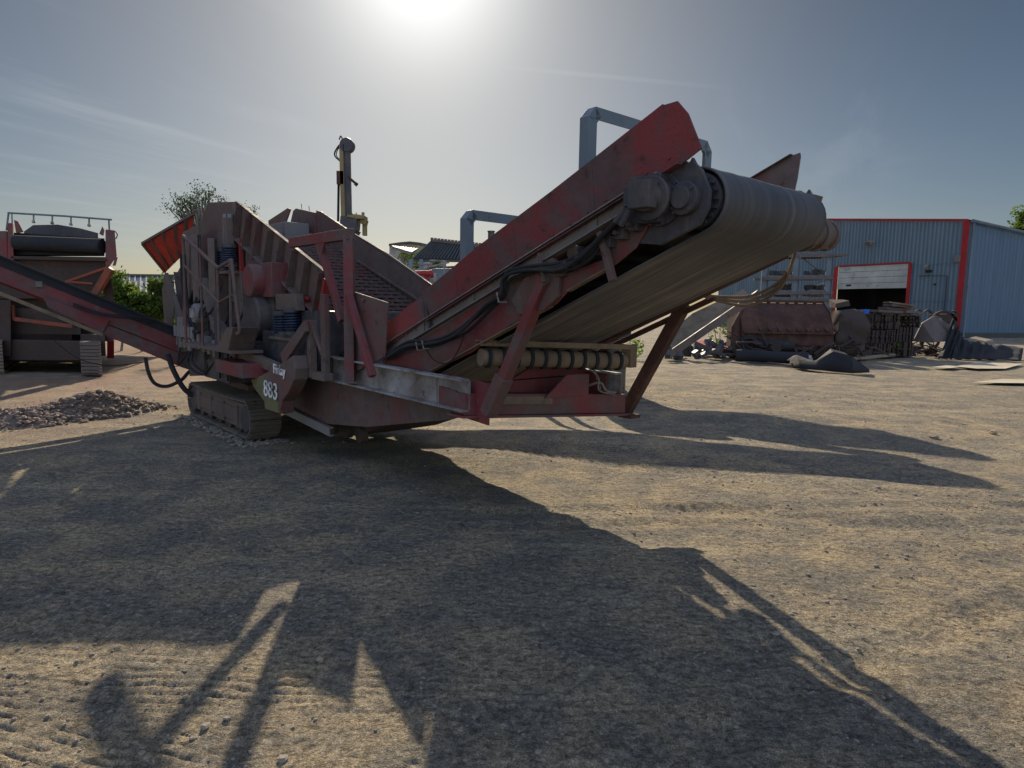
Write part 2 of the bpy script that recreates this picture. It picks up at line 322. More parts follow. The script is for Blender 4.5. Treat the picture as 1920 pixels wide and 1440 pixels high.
# ------------------------------------------------------------------ ground
def vnoise(x, y, seed):     # smooth value noise, numpy
    xi = np.floor(x).astype(np.int64); yi = np.floor(y).astype(np.int64); xf = x - xi; yf = y - yi
    def h(a, b):
        n = (a * 374761393 + b * 668265263 + seed * 2147483647) & 0xFFFFFFFF; n = ((n ^ (n >> 13)) * 1274126177) & 0xFFFFFFFF; n = n ^ (n >> 16); return (n & 0xFFFF) / 65535.0
    u = xf * xf * (3 - 2 * xf); v = yf * yf * (3 - 2 * yf)
    return (h(xi, yi) * (1 - u) + h(xi + 1, yi) * u) * (1 - v) + (h(xi, yi + 1) * (1 - u) + h(xi + 1, yi + 1) * u) * v - .5
def ground_h(x, y):
    x = np.asarray(x, float); y = np.asarray(y, float); r = np.hypot(x, y)
    z = .08 * vnoise(x / 3.1, y / 2.3, 1) + .018 * vnoise(x / .9, y / .6, 2) + .011 * vnoise(x / .33, y / .22, 3)
    near = np.clip(1 - r / 26, 0, 1)
    z += near * (.011 * vnoise(x / .12, y / .11, 4) + .006 * vnoise(x / .05, y / .045, 5))
    near2 = np.clip(1 - r / 9, 0, 1); z += near2 * (.007 * vnoise(x / .045, y / .03, 13) + .006 * vnoise(x / .024, y / .02, 6)); z += near * .012 * np.maximum(0, vnoise(x / .07, y / .06, 11) - .22) * 2
    z += .11 * np.exp(-((x - .9) / 1.8) ** 2 - ((y - 8.9) / .7) ** 2) + .07 * np.exp(-((x + .2) / .9) ** 2 - ((y - 7.9) / .5) ** 2)
    z += .08 * np.exp(-((x - 4.2) / 2.2) ** 2 - ((y - 11.5) / .6) ** 2)
    # tyre and crawler imprints
    w1 = np.clip(1 - np.abs(y + .03 * x - 2.95) / .38, 0, 1) * (x < .6); z -= w1 ** .5 * .010 * np.maximum(0, np.sin(2 * np.pi * (y * 15 + .9 * x + .55 * vnoise(x / .5, y / .4, 8)))) ** 2.5 * np.clip(.3 - x, 0, 1) ** .5 * (1.9 * np.clip(vnoise(x / .22, y / .12, 12) + .42, 0, 1))
    w2 = np.clip(1 - np.abs(y + .30 * (x + 2.2) - 2.62) / .3, 0, 1) * (x < -1.0); z -= w2 ** .5 * .010 * np.maximum(0, np.sin(2 * np.pi * ((y + .30 * x) * 16 + .5 * vnoise(x / .5, y / .5, 9)))) ** 2.5 * 1.8 * np.clip(vnoise(x / .2, y / .12, 14) + .45, 0, 1)
    w3 = np.exp(-((y - .45 * x - 1.0) / .28) ** 2) * (x > .8); z -= w3 * .03
    w4 = np.exp(-((y + .22 * x - 6.4) / .16) ** 2) * (x > 1.2); z -= w4 * .035
    z -= .02 * np.exp(-((y + .1 * x - 5.2) / .2) ** 2) * (x > 1)
    # long crossing wheel ruts
    for (m_, c_, wd) in ((.10, 5.35, .10), (.10, 5.85, .10), (-.34, 8.1, .12), (-.34, 8.75, .12), (.62, 2.1, .12)):
        dd_ = (y - m_ * x - c_ - .12 * vnoise(x / 1.5, y / 1.5, 31)) / wd
        z = z - .016 * np.exp(-dd_ ** 2) * (x > -.5) + .007 * np.exp(-(np.abs(dd_) - 1.7) ** 2 * 3) * (x > -.5) + .004 * np.exp(-dd_ ** 2) * np.sign(np.sin((x + .4 * y) * 46)) * (x > -.5)
    # flat where the machines stand
    c = np.exp(-((x + 4.2) / 2.4) ** 4 - ((y - 10.2) / 2.6) ** 4); z = z * (1 - c * .85)
    return z - .03
def make_ground():
    NA, NR = 900, 1150
    a = np.linspace(R_(-62), R_(62), NA); t = np.linspace(0, 1, NR)
    r = 1.2 * (220 / 1.2) ** (t ** 1.35)
    A, Rr = np.meshgrid(a, r); X = Rr * np.sin(A); Y = Rr * np.cos(A)
    fade = np.clip(1 - (Rr - 60) / 120, 0, 1)
    Z = ground_h(X, Y) * fade
    co = np.stack([X, Y, Z], -1).reshape(-1, 3)
    idx = np.arange(NA * NR).reshape(NR, NA)
    q = np.stack([idx[:-1, :-1], idx[:-1, 1:], idx[1:, 1:], idx[1:, :-1]], -1).reshape(-1, 4)[:, ::-1]
    me = bpy.data.meshes.new('ground'); me.vertices.add(len(co)); me.vertices.foreach_set('co', co.astype(np.float32).ravel())
    me.loops.add(q.size); me.loops.foreach_set('vertex_index', q.astype(np.int32).ravel())
    me.polygons.add(len(q)); me.polygons.foreach_set('loop_start', (np.arange(len(q)) * 4).astype(np.int32)); me.polygons.foreach_set('loop_total', np.full(len(q), 4, np.int32))
    me.polygons.foreach_set('use_smooth', np.ones(len(q), bool)); me.update(calc_edges=True)
    o = bpy.data.objects.new('ground', me); COL.objects.link(o); o['kind'] = 'structure'
    m, T, b = base_mat('gravelly_dirt'); oc = nn(T, 'ShaderNodeTexCoord').outputs['Object']
    big = tnoise(T, oc, .33, 6, .6, .4); med = tnoise(T, oc, 1.7, 8, .65, .3); fine = tnoise(T, oc, 26, 8, .75)
    st = tnoise(T, mapping(T, oc, (.35, 1.6, 1)), 1.0, 6, .6)
    col = mixc(T, maprange(T, big, .36, .62), (0.42, 0.335, 0.205), (0.32, 0.27, 0.185))
    col = mixc(T, maprange(T, mth('ADD', med, mth('MULTIPLY', fine, .35, T=T), T=T), .57, .75), col, (0.215, 0.195, 0.155))
    col = mixc(T, mth('MULTIPLY', maprange(T, st, .52, .7), .6, T=T), col, (0.48, 0.405, 0.27))
    pit = tnoise(T, mapping(T, oc, (1, 1.7, 1)), 15, 7, .68, .4); pit2 = tnoise(T, oc, 55, 4, .7)  # small holes: their shade put into the colour as dark flecks
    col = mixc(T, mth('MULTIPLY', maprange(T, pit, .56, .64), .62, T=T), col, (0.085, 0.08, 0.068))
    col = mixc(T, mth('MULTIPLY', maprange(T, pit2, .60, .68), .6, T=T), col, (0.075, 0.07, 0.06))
    col = mixc(T, mth('MULTIPLY', maprange(T, pit, .40, .30), .45, T=T), col, (0.52, 0.44, 0.31))
    vor = nn(T, 'ShaderNodeTexVoronoi'); vor.feature = 'F1'; vor.inputs['Scale'].default_value = 62; T.links.new(oc, vor.inputs['Vector'])
    sc = nn(T, 'ShaderNodeSeparateColor'); T.links.new(vor.outputs['Color'], sc.inputs[0])
    peb = mth('MULTIPLY', maprange(T, vor.outputs['Distance'], .12, .30, 1, 0), maprange(T, mth('ADD', sc.outputs[0], mth('MULTIPLY', med, .8, T=T), T=T), 1.12, 1.2), T=T)
    col = mixc(T, mth('MULTIPLY', peb, .7, T=T), col, mixc(T, sc.outputs[1], (0.13, 0.12, 0.11), (0.40, 0.35, 0.28)))
    col = mixc(T, maprange(T, fine, .25, .75), mixc(T, 1.0, col, (.50, .50, .52), 'MULTIPLY'), mixc(T, 1.0, col, (1.42, 1.40, 1.36), 'MULTIPLY'))
    sp1 = tnoise(T, oc, 150, 2, .6); sp2 = tnoise(T, mapping(T, oc, (1, .7, 1)), 48, 3, .6)
    col = mixc(T, maprange(T, sp1, .36, .64), mixc(T, 1.0, col, (.60, .60, .62), 'MULTIPLY'), mixc(T, 1.0, col, (1.38, 1.36, 1.33), 'MULTIPLY'))
    col = mixc(T, maprange(T, sp2, .36, .64), mixc(T, 1.0, col, (.72, .72, .73), 'MULTIPLY'), mixc(T, 1.0, col, (1.28, 1.27, 1.25), 'MULTIPLY'))
    # brick-dust red to the left
    sx = nn(T, 'ShaderNodeSeparateXYZ'); T.links.new(oc, sx.inputs[0])
    lf = mth('MULTIPLY', maprange(T, sx.outputs[0], -5.0, -8.0), maprange(T, big, .3, .6), T=T)
    col = mixc(T, mth('MULTIPLY', lf, .7, T=T), col, (0.30, 0.165, 0.10))
    T.links.new(col, b.inputs['Base Color']); b.inputs['Roughness'].default_value = .95; b.inputs['Specular IOR Level'].default_value = .2
    bp = nn(T, 'ShaderNodeBump'); bp.inputs['Strength'].default_value = 1.0; bp.inputs['Distance'].default_value = .045
    hh = mth('ADD', mth('SUBTRACT', mth('MULTIPLY', fine, .8, T=T), mth('MULTIPLY', maprange(T, pit, .50, .66), .55, T=T), T=T), mth('ADD', mth('MULTIPLY', peb, .5, T=T), mth('MULTIPLY', tnoise(T, oc, 90, 4, .7), .35, T=T), T=T), T=T)
    hh = mth('ADD', hh, mth('ADD', mth('MULTIPLY', sp1, .25, T=T), mth('MULTIPLY', sp2, .4, T=T), T=T), T=T)
    T.links.new(hh, bp.inputs['Height']); T.links.new(bp.outputs[0], b.inputs['Normal'])
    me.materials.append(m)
    b2 = MB(); NS = 72; ang = [2 * math.pi * i / NS for i in range(NS)]
    b2.add([(218 * math.sin(a_), 218 * math.cos(a_), -.045) for a_ in ang] + [(2600 * math.sin(a_), 2600 * math.cos(a_), -.045) for a_ in ang], [(i, NS + i, NS + (i + 1) % NS, (i + 1) % NS) for i in range(NS)])
    bk_ = [R_(61.9) + (2 * math.pi - R_(123.8)) * i / 40 for i in range(41)]
    b2.add([(0, -.5, -.05)] + [(219 * math.sin(a_), 219 * math.cos(a_), -.05) for a_ in bk_], [(0, i + 1, i + 2)[::-1] for i in range(40)])
    b2.add([(0, -.5, -.05)] + [(1.25 * math.sin(R_(-62 + 124 * i / 12)), 1.25 * math.cos(R_(-62 + 124 * i / 12)), -.05) for i in range(13)], [(0, i + 2, i + 1) for i in range(12)])
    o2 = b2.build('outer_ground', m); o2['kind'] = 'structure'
make_ground()
def gz(x, y): return float(ground_h(x, y))

def pebble(mb, x, y, z, r, flat=.6):
    a = rng.rand() * 6.28; ca_, sa_ = math.cos(a), math.sin(a); ex = .7 + .6 * rng.rand(); ey = .7 + .5 * rng.rand()
    vs = []
    n = 6
    for lv, rr in ((-.5, .75), (.25, 1.0), (.8, .55)):
        for j in range(n):
            t = 2 * math.pi * j / n + lv; q = rr * (.8 + .4 * rng.rand()); xx = math.cos(t) * q * ex * r; yy = math.sin(t) * q * ey * r
            vs.append((x + xx * ca_ - yy * sa_, y + xx * sa_ + yy * ca_, z + lv * r * flat * (.8 + .4 * rng.rand())))
    fs = [tuple(range(2 * n, 3 * n))] + [(i * n + j, i * n + (j + 1) % n, (i + 1) * n + (j + 1) % n, (i + 1) * n + j) for i in range(2) for j in range(n)]
    mb.add(vs, fs)
def stonemat(name, a, b_, c):
    m, T, b = base_mat(name); g = nn(T, 'ShaderNodeNewGeometry'); rr = g.outputs['Random Per Island']
    o = nn(T, 'ShaderNodeTexCoord').outputs['Object']
    col = mixc(T, maprange(T, rr, .45, .55), mixc(T, maprange(T, rr, 0, .45), a, b_), mixc(T, maprange(T, rr, .55, 1), b_, c))
    col = mixc(T, .5, col, mixc(T, tnoise(T, o, 25, 5), (.08, .07, .06), (.26, .22, .17)))
    T.links.new(col, b.inputs['Base Color']); b.inputs['Roughness'].default_value = .9; return m
stoneA = stonemat('mixed_gravel', (0.19, 0.165, 0.125), (0.24, 0.20, 0.14), (0.12, 0.11, 0.095))
stoneR = stonemat('broken_brick_and_stone', (0.12, 0.09, 0.07), (0.19, 0.095, 0.06), (0.19, 0.15, 0.115))
gm = MB()
for i in range(24000):
    d = 1.9 + 15 * rng.rand() ** 1.9; a = R_(-44 + 88 * rng.rand()); x = d * math.sin(a); y = d * math.cos(a)
    dens = float(vnoise(np.array(x / .8), np.array(y / .8), 21)) + .5 * float(vnoise(np.array(x / .25), np.array(y / .25), 22))
    if dens < .02 + .25 * rng.rand() - .12: continue
    r = (.0020 + .010 * rng.rand() ** 9) * (1 + .07 * d)
    pebble(gm, x, y, gz(x, y) + r * .15, r)
o = gm.build('gravel', stoneA); tag(o, 'loose grey gravel scattered over the whole dirt yard', 'gravel', kind='stuff')

# ------------------------------------------------------------------ the tracked screener
SC = thing('tracked_screener', M(-8, 4.2, 0), -(VA), 'red tracked screening machine with 883 on its side and a wide raised belt conveyor', 'screening machine')
nv = M(0, 1, 0); nu = M(1, 0, 0); UP = Vector((0, 0, 1))
def A(*q): return [M(*p) for p in q]
# --- crawler tracks
def crawler(v0, v1, u0=-12.35, u1=-8.62, hh=.72):
    r = hh / 2; cu0, cu1 = u0 + r, u1 - r * .8
    path = []; N = 40
    straight = cu1 - cu0; tot = 2 * straight + 2 * math.pi * (r - .03); rr = r - .035
    def pt(s):
        s %= tot
        if s < straight: return cu0 + s, hh - .035, 0.0
        s -= straight
        if s < math.pi * (r - .03): a = s / (r - .03); return cu1 + math.sin(a) * rr, r + math.cos(a) * rr, -a
        s -= math.pi * (r - .03)
        if s < straight: return cu1 - s, .035, -math.pi
        s -= straight; a = s / (r - .03); return cu0 - math.sin(a) * rr, r - math.cos(a) * rr, -math.pi - a
    mb = MB()
    for i in range(N):
        u, h, a = pt(i * tot / N); L_ = tot / N * .47
        du, dh = math.cos(a), math.sin(a); nu_, nh_ = -dh, du
        sag = -.02 * math.sin(math.pi * (u - cu0) / straight) if a == 0.0 else 0
        def q(s_, n_, v): return M(u + du * s_ + nu_ * n_, v, h + dh * s_ + nh_ * n_ + sag)
        mb.hexa([q(-L_, -.012, v0), q(L_, -.012, v0), q(L_, -.012, v1), q(-L_, -.012, v1), q(-L_, .012, v0), q(L_, .012, v0), q(L_, .012, v1), q(-L_, .012, v1)])
        for g in (-.75, -.05, .65):
            g0 = L_ * g; mb.hexa([q(g0, .012, v0 + .004), q(g0 + .014, .012, v0 + .004), q(g0 + .014, .012, v1 - .004), q(g0, .012, v1 - .004), q(g0, .034, v0 + .004), q(g0 + .014, .034, v0 + .004), q(g0 + .014, .034, v1 - .004), q(g0, .034, v1 - .004)])
        vm = (v0 + v1) / 2
        mb.hexa([q(-L_ * 1.1, -.07, vm - .08), q(L_ * 1.1, -.07, vm - .08), q(L_ * 1.1, -.07, vm + .08), q(-L_ * 1.1, -.07, vm + .08), q(-L_ * 1.1, -.013, vm - .08), q(L_ * 1.1, -.013, vm - .08), q(L_ * 1.1, -.013, vm + .08), q(-L_ * 1.1, -.013, vm + .08)])
    tk = mb.build('track', chainm, SC)
    f = MB(); a, b = cu0 - .1, cu1 + .05
    f.plate([(a, .14), (b - .1, .12), (b + .06, .18), (b + .08, hh - .14), (b - .05, hh - .075), (a + .05, hh - .075), (a - .1, hh - .16)], v0 + .03, v1 - v0 - .06)
    f.mbox(a + .3, b - .35, v0 + .012, v0 + .03, .20, .38)
    for k in range(4): f.mbox(a + .45 + k * .55, a + .49 + k * .55, v0 + .002, v0 + .03, .16, .42)
    f.build('side_frame', brown, tk, bev=.006)
    w = MB()
    for cu in (cu0, cu1): w.lathe(M(cu, v0 + .02, r), nv, [(0, .08), (0, .17), (.04, .19), (.34, .19), (.36, .17), (.36, .08)], 24)
    for k in range(5): w.lathe(M(cu0 + .3 + k * .42, v0 + .06, .13), nv, [(0, .05), (0, .075), (.08, .075), (.1, .06), (.2, .06), (.22, .075), (.28, .075), (.28, .05)], 14)
    w.build('rollers', darkst, tk)
crawler(3.0, 3.41, -11.4, -8.62, .54); crawler(5.03, 5.44, -11.4, -8.62, .54)

mud = MB()
for k_ in range(900):
    u = -11.5 + 3.1 * rng.rand(); v = (2.93 + .14 * rng.randn() * .5) if rng.rand() < .6 else 3.0 + .4 * rng.rand()
    if rng.rand() < .25: u = -8.62 + .12 * abs(rng.randn()); v = 2.95 + .5 * rng.rand()
    q = M(u, v, 0); pebble(mud, q.x, q.y, gz(q.x, q.y) + .01, .012 + .035 * rng.rand() ** 3)
o = mud.build('crumbled_soil', stoneA); tag(o, 'crumbled soil lying along the foot of the crawler track', 'soil', kind='stuff')
# --- chassis
c = MB()
for v in (3.34, 4.94):
    c.chan(M(-6.9, v, 1.09), M(-4.4 if v < 4 else -4.1, v, 1.06), .27, .09 if v > 4 else -.09, .016, UP, nv if v < 4 else -nv)
c.build('side_beam', whiteb, SC, bev=.003)
c = MB()
c.plate([(-8.6, .52), (-7.3, .40), (-6.2, .52), (-4.75, .80), (-4.45, .88), (-4.4, .95), (-6.9, .95), (-8.6, 1.0)], 3.37, .02)
c.plate([(-8.6, .52), (-7.3, .40), (-6.2, .52), (-4.75, .80), (-4.45, .88), (-4.4, .95), (-6.9, .95), (-8.6, 1.0)], 4.9, .02)
c.mbox(-12.3, -6.9, 3.5, 3.62, .62, 1.0); c.mbox(-12.3, -6.9, 4.78, 4.9, .62, 1.0)
for u in (-12.1, -10.6, -9.2, -7.7): c.mbox(u, u + .16, 3.62, 4.78, .66, .96)
c.mbox(-11.2, -9.8, 3.4, 5.0, .36, .60)
c.build('chassis_frame', red2, SC, bev=.004)
c = MB()      # lower longitudinal channel with pale flange
c.chan(M(-8.6, 3.26, .50), M(-6.95, 3.30, .36), .10, .05, .012, UP, nv)

c.build('tow_beam', greyb, SC, bev=.003)
c = MB(); c.plate([(-8.3, .16), (-7.6, .14), (-6.9, .30), (-5.7, .70), (-5.7, .8), (-8.3, .8)], 3.68, 1.05)
for k_ in range(4): c.cyl(M(-7.9 + .35 * k_, 3.62, .3), M(-7.9 + .35 * k_, 3.7, .3), .09, 12)
c.build('undercarriage', rusty2, SC, bev=.02)
c = MB()      # front cross box
def fx(v, du, dh): return M(-4.41 + (v - 3.3) * .2 + du, v, .885 - (v - 3.3) * .053 + dh)
def fbox(mb, v0, v1, a, b, h0, h1): mb.hexa([fx(v0, a, h0), fx(v0, b, h0), fx(v1, b, h0), fx(v1, a, h0), fx(v0, a, h1), fx(v0, b, h1), fx(v1, b, h1), fx(v1, a, h1)])
fbox(c, 3.30, 4.98, -.14, 0, .01, .19); fbox(c, 3.27, 5.05, -.2, .03, -.015, .007)
c.plate([(-4.9, .86), (-4.24, .82), (-4.24, 1.17), (-4.9, 1.2)], 3.42, .02); c.plate([(-4.9, .86), (-4.24, .82), (-4.24, 1.17), (-4.9, 1.2)], 4.88, .02)
c.mbox(-4.6, -4.5, 3.44, 4.88, .86, 1.14); c.prism(A((-4.22, 4.05, 1.0), (-4.16, 4.55, 1.0), (-4.16, 4.55, 1.2), (-4.2, 4.3, 1.2)), M(-.02, 0, 0))
c.prism(A((-4.5, 3.9, 1.15), (-4.5, 4.88, 1.15), (-4.5, 4.88, 1.2), (-4.5, 4.5, 1.42)), M(-.03, 0, 0))
c.build('front_cross_member', red, SC, bev=.004)
c = MB(); fbox(c, 3.42, 4.15, .003, .012, .10, .17); c.build('pale_strip', tan, SC)
c = MB()      # red flap beside front
c.plate([(-4.8, .93), (-4.55, .93), (-4.55, 1.08), (-4.8, 1.1)], 3.315, .02); c.build('red_panel', red, SC)
c = MB(); c.tube(smooth_path(A((-4.3, 4.55, 1.03), (-4.1, 4.62, 1.12), (-4.08, 4.7, 1.04), (-4.1, 4.86, 1.01))), .012, 6); c.tube(smooth_path(A((-4.12, 4.45, 1.28), (-4.05, 4.55, 1.18), (-4.08, 4.6, 1.05), (-4.06, 4.8, 1.0))), .007, 6)
for k in range(10): c.lathe(M(-4.07, 4.52 + .01 * k, 1.24 - .022 * k), nv if k % 2 else UP, [(0, .012), (.004, .014), (.008, .012)], 8)
c.build('wire_and_chain', whiteb, SC)

# --- main conveyor
SL = .40; th = math.atan(SL); cs, sn = math.cos(th), math.sin(th)
def lo(u): return 2.20 + SL * (u + 2.56)          # underside of the belt
BR = .19; HC = (-2.42, lo(-2.42) + BR / cs * 1.0)  # head drum centre
def belt_line():
    pts = []; t0 = -5.75
    cu, ch = HC; dx, dh = cs, sn; nxu, nxh = -sn, cs
    tu, t_h = cu + (t0 - cu), ch + SL * (t0 - cu)
    n = 14
    for i in range(n + 1): s_ = i / n; pts.append((tu + (cu - tu) * s_ + sn * BR, t_h + (ch - t_h) * s_ - cs * BR))
    for i in range(1, 16): a = -math.pi / 2 + math.pi * i / 16; pts.append((cu + BR * (cs * math.cos(a) - sn * math.sin(a)), ch + BR * (sn * math.cos(a) + cs * math.sin(a))))
    for i in range(n + 1): s_ = i / n; pts.append((cu + (tu - cu) * s_ - sn * BR, ch + (t_h - ch) * s_ + cs * BR))
    for i in range(1, 12): a = math.pi / 2 + math.pi * i / 12; pts.append((tu + BR * (cs * math.cos(a) - sn * math.sin(a)), t_h + BR * (sn * math.cos(a) + cs * math.sin(a))))
    return pts
bl = belt_line(); mb = MB(); n = len(bl); NV = 26; vs = []
for (u, h) in bl:
    for j in range(NV + 1):
        v = 3.56 + (4.86 - 3.56) * j / NV
        wob = .006 * noise.noise(Vector((u * 1.3, v * 2.5, h))) + .004 * noise.noise(Vector((u * 4, v * 9, 3)))
        sagv = -.014 * math.sin(math.pi * (v - 3.56) / 1.3) * (1 if h < HC[1] + SL * (u - HC[0]) else .2) * min(1, max(0, (-2.75 - u) * 3))
        vs.append(M(u, v, h + wob + sagv))
fs = []
for i in range(n):
    for j in range(NV): fs.append((i * (NV + 1) + j, ((i + 1) % n) * (NV + 1) + j, ((i + 1) % n) * (NV + 1) + j + 1, i * (NV + 1) + j + 1))
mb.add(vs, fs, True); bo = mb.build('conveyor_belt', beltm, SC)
md = bo.modifiers.new('thick', 'SOLIDIFY'); md.thickness = .014; md.offset = -1
d = MB(); d.lathe(M(HC[0], 3.55, HC[1]), nv, [(0, .03), (0, .165), (.02, .17), (1.3, .17), (1.32, .165), (1.32, .03)], 30)
for k in range(18):
    a = 2 * math.pi * k / 18; d.bar(M(HC[0] + .15 * math.cos(a), 3.545, HC[1] + .15 * math.sin(a)), M(HC[0] + .15 * math.cos(a), 3.53, HC[1] + .15 * math.sin(a)), .03, .02)
d.cyl(M(HC[0], 3.42, HC[1]), M(HC[0], 5.02, HC[1]), .035); d.build('head_drum', darkst, SC)
# wing plates, both sides
def wing(vt, vb, sgn, name, mat):
    w = MB(); cut = 0 if sgn > 0 else -.10
    top = [(-5.17, 1.91), (-4.33, 2.285), (-3.4, 2.655), (-2.55, 3.005), (-2.45, 3.01), (-2.385, 2.93), (-2.31, 2.73)] if sgn > 0 else [(-5.17, 1.91), (-4.33, 2.285), (-3.4, 2.655), (-2.60, 2.99), (-2.54, 3.0), (-2.53, 2.97), (-2.53, 2.80)]
    bot = [(-2.44 if sgn > 0 else -2.54, 2.665), (-3.38, 2.345), (-4.3, 1.975), (-5.12, 1.66)]
    def q(p, t): # inclined plate between vb at the bottom and vt at the top
        u, h = p; f = (h - (2.345 + .37 * (u + 3.38))) / .33; return M(u, vb + (vt - vb) * f + t, h)
    pts = top + bot; t = .012
    w.prism([q(p, 0) for p in pts], M(0, t * sgn, 0))
    # folded lips top and bottom
    w.prism([q(top[0], 0), q(top[3], 0), q(top[3], .045 * sgn), q(top[0], .045 * sgn)], (0, 0, .008))
    w.prism([q(bot[0], 0), q(bot[3], 0), q(bot[3], -.05 * sgn), q(bot[0], -.05 * sgn)], (0, 0, -.008))
    for u in (-4.7, -3.95, -3.15): # weld seams and gusset strips
        hb = 1.66 + .391 * (u + 5.12); ht = 1.91 + .418 * (u + 5.17)
        w.prism([q((u, hb + .01), -.006 * sgn), q((u + .035, hb + .02), -.006 * sgn), q((u + .035, ht - .01), -.006 * sgn), q((u, ht - .02), -.006 * sgn)], M(0, .008 * sgn, 0))
    for i_ in range(16):
        u = -5.0 + i_ * .165; hb = 1.66 + .391 * (u + 5.12) + .03; w.cyl(q((u, hb), -.012 * sgn), q((u, hb), 0), .009, 6)
    o = w.build(name, mat, SC, bev=.002)
    e = MB()
    pl = [(-6.35, 1.42), (-5.87, 1.62), (-5.24, 1.885), (-5.18, 1.66), (-5.62, 1.475), (-6.2, 1.2)]
    e.prism([M(u, vb, h) for u, h in pl], M(0, t * sgn, 0)); e.build('wing_extension', mat, SC, bev=.003)
    k = MB(); k.bar(M(-5.17, vb - .01 * sgn, 1.90), M(-5.08, vb - .01 * sgn, 1.6), .03, .03); k.build('hinge_bar', darkst, SC)
    return o
wing(3.36, 3.42, 1, 'wing_plate', wingred); wing(5.06, 5.0, -1, 'wing_plate', red2)
# channel beams of the conveyor (dusty grey) and lower plates
for v, sg in ((3.44, 1), (4.98, -1)):
    g = MB()
    def ln(u, off): return 2.345 + .375 * (u + 3.38) - off
    g.plate([(-5.95, ln(-5.95, .01) + .03), (-2.55, ln(-2.55, .005)), (-2.62, ln(-2.62, .125)), (-5.95, ln(-5.95, .15))], v - (.014 if sg < 0 else 0), .014)
    for off in (.012, .13): g.prism([M(-5.95, v, ln(-5.95, off)), M(-2.6, v, ln(-2.6, off)), M(-2.6, v - .055 * sg, ln(-2.6, off)), M(-5.95, v - .055 * sg, ln(-5.95, off))], (0, 0, .01))
    for i_ in range(22):
        u = -5.8 + i_ * .148
        for off in (.035, .105): g.cyl(M(u, v - .02 * sg, ln(u, off)), M(u, v, ln(u, off)), .010, 6)
    for u in (-5.3, -4.55, -3.95, -3.2): g.prism([M(u, v - .012 * sg, ln(u, .01)), M(u + .09, v - .012 * sg, ln(u + .09, .01)), M(u + .09, v - .012 * sg, ln(u + .09, .13)), M(u, v - .012 * sg, ln(u, .13))], nv * .01 * sg)
    g.build('conveyor_channel', greyb, SC, bev=.002)
    p = MB()
    low = lambda u: lo(u) + .045
    p.plate([(-5.95, ln(-5.95, .15)), (-3.52, ln(-3.52, .13)), (-3.40, 2.04), (-3.05, 2.13), (-2.92, 2.30), (-2.75, 2.40), (-2.66, 2.36), (-2.78, 2.19), (-2.95, low(-2.95)), (-3.0, low(-3.0)), (-3.38, low(-3.38)), (-3.50, low(-3.5) - .045), (-4.0, low(-4.0) - .01), (-4.5, low(-4.5) - .06), (-5.3, 1.13), (-5.95, 1.05)], v, .016)
    p.build('conveyor_side_plate', red if sg > 0 else red2, SC, bev=.003)
    q = MB()   # caked dirt lip and lower flange (rust)
    q.prism([M(-3.36, v - .03 * sg, lo(-3.36) + .035), M(-2.98, v - .03 * sg, lo(-2.98) + .035), M(-2.98, v + .02 * sg, lo(-2.98) + .035), M(-3.36, v + .02 * sg, lo(-3.36) + .035)], (0, 0, .012))
    q.prism([M(-5.2, v - .03 * sg, lo(-5.2) + .01), M(-3.55, v - .03 * sg, lo(-3.55) + .0), M(-3.55, v + .03 * sg, lo(-3.55) + .0), M(-5.2, v + .03 * sg, lo(-5.2) + .01)], (0, 0, .012))
    if sg < 0:
        q.prism([M(-4.9, 4.92, lo(-4.9) - .03), M(-2.55, 4.92, lo(-2.55) + .005), M(-2.55, 5.0, lo(-2.55) + .005), M(-4.9, 5.0, lo(-4.9) - .03)], (0, 0, .025))
        q.prism([M(-4.9, 5.02, lo(-4.9) - .1), M(-3.2, 5.02, lo(-3.2) - .06), M(-3.2, 5.06, lo(-3.2) - .06), M(-4.9, 5.06, lo(-4.9) - .1)], (0, 0, .03))
        q.tube([M(-4.9, 5.08, lo(-4.9) - .05), M(-3.3, 5.08, lo(-3.3) - .01)], .012)
    q.build('lower_flange', tan if sg > 0 else rusty, SC)
    # head bearing block and take-up plates
    b_ = MB(); s_ = -1 if sg > 0 else 1
    b_.plate([(-2.72, 2.52), (-2.60, 2.66), (-2.47, 2.70), (-2.42, 2.67), (-2.40, 2.70), (-2.375, 2.66), (-2.33, 2.62), (-2.27, 2.50), (-2.27, 2.40), (-2.33, 2.30), (-2.6, 2.20), (-2.78, 2.22), (-2.75, 2.4)], v + (.02 if sg > 0 else -.04), .03)
    b_.lathe(M(HC[0], v + .0 * sg, HC[1]), nv * -sg, [(-.02, .10), (.03, .10), (.03, .065), (.06, .065), (.06, .03)], 20)
    for k in range(4):
        a = .7 + k * math.pi / 2; b_.cyl(M(HC[0] + .085 * math.cos(a), v - .04 * sg, HC[1] + .085 * math.sin(a)), M(HC[0] + .085 * math.cos(a), v, HC[1] + .085 * math.sin(a)), .013, 6)
    b_.build('bearing_plate', brown if sg < 0 else darkst, SC, bev=.003)
mo = MB()      # gearbox and hydraulic motor, near side
mo.lathe(M(-2.60, 3.46, 2.47), -nv, [(0, .06), (0, .16), (.025, .16), (.025, .115), (.11, .115), (.11, .135), (.13, .135), (.13, .085), (.20, .085), (.20, .05)], 28); mo.mbox(-2.80, -2.55, 3.36, 3.44, 2.33, 2.62); mo.mbox(-2.68, -2.52, 3.22, 3.30, 2.40, 2.56)
for k in range(10):
    a = 2 * math.pi * k / 10; mo.cyl(M(-2.60 + .152 * math.cos(a), 3.42, 2.47 + .152 * math.sin(a)), M(-2.60 + .152 * math.cos(a), 3.405, 2.47 + .152 * math.sin(a)), .011, 6)
mo.mbox(-2.73, -2.60, 3.24, 3.33, 2.42, 2.54)
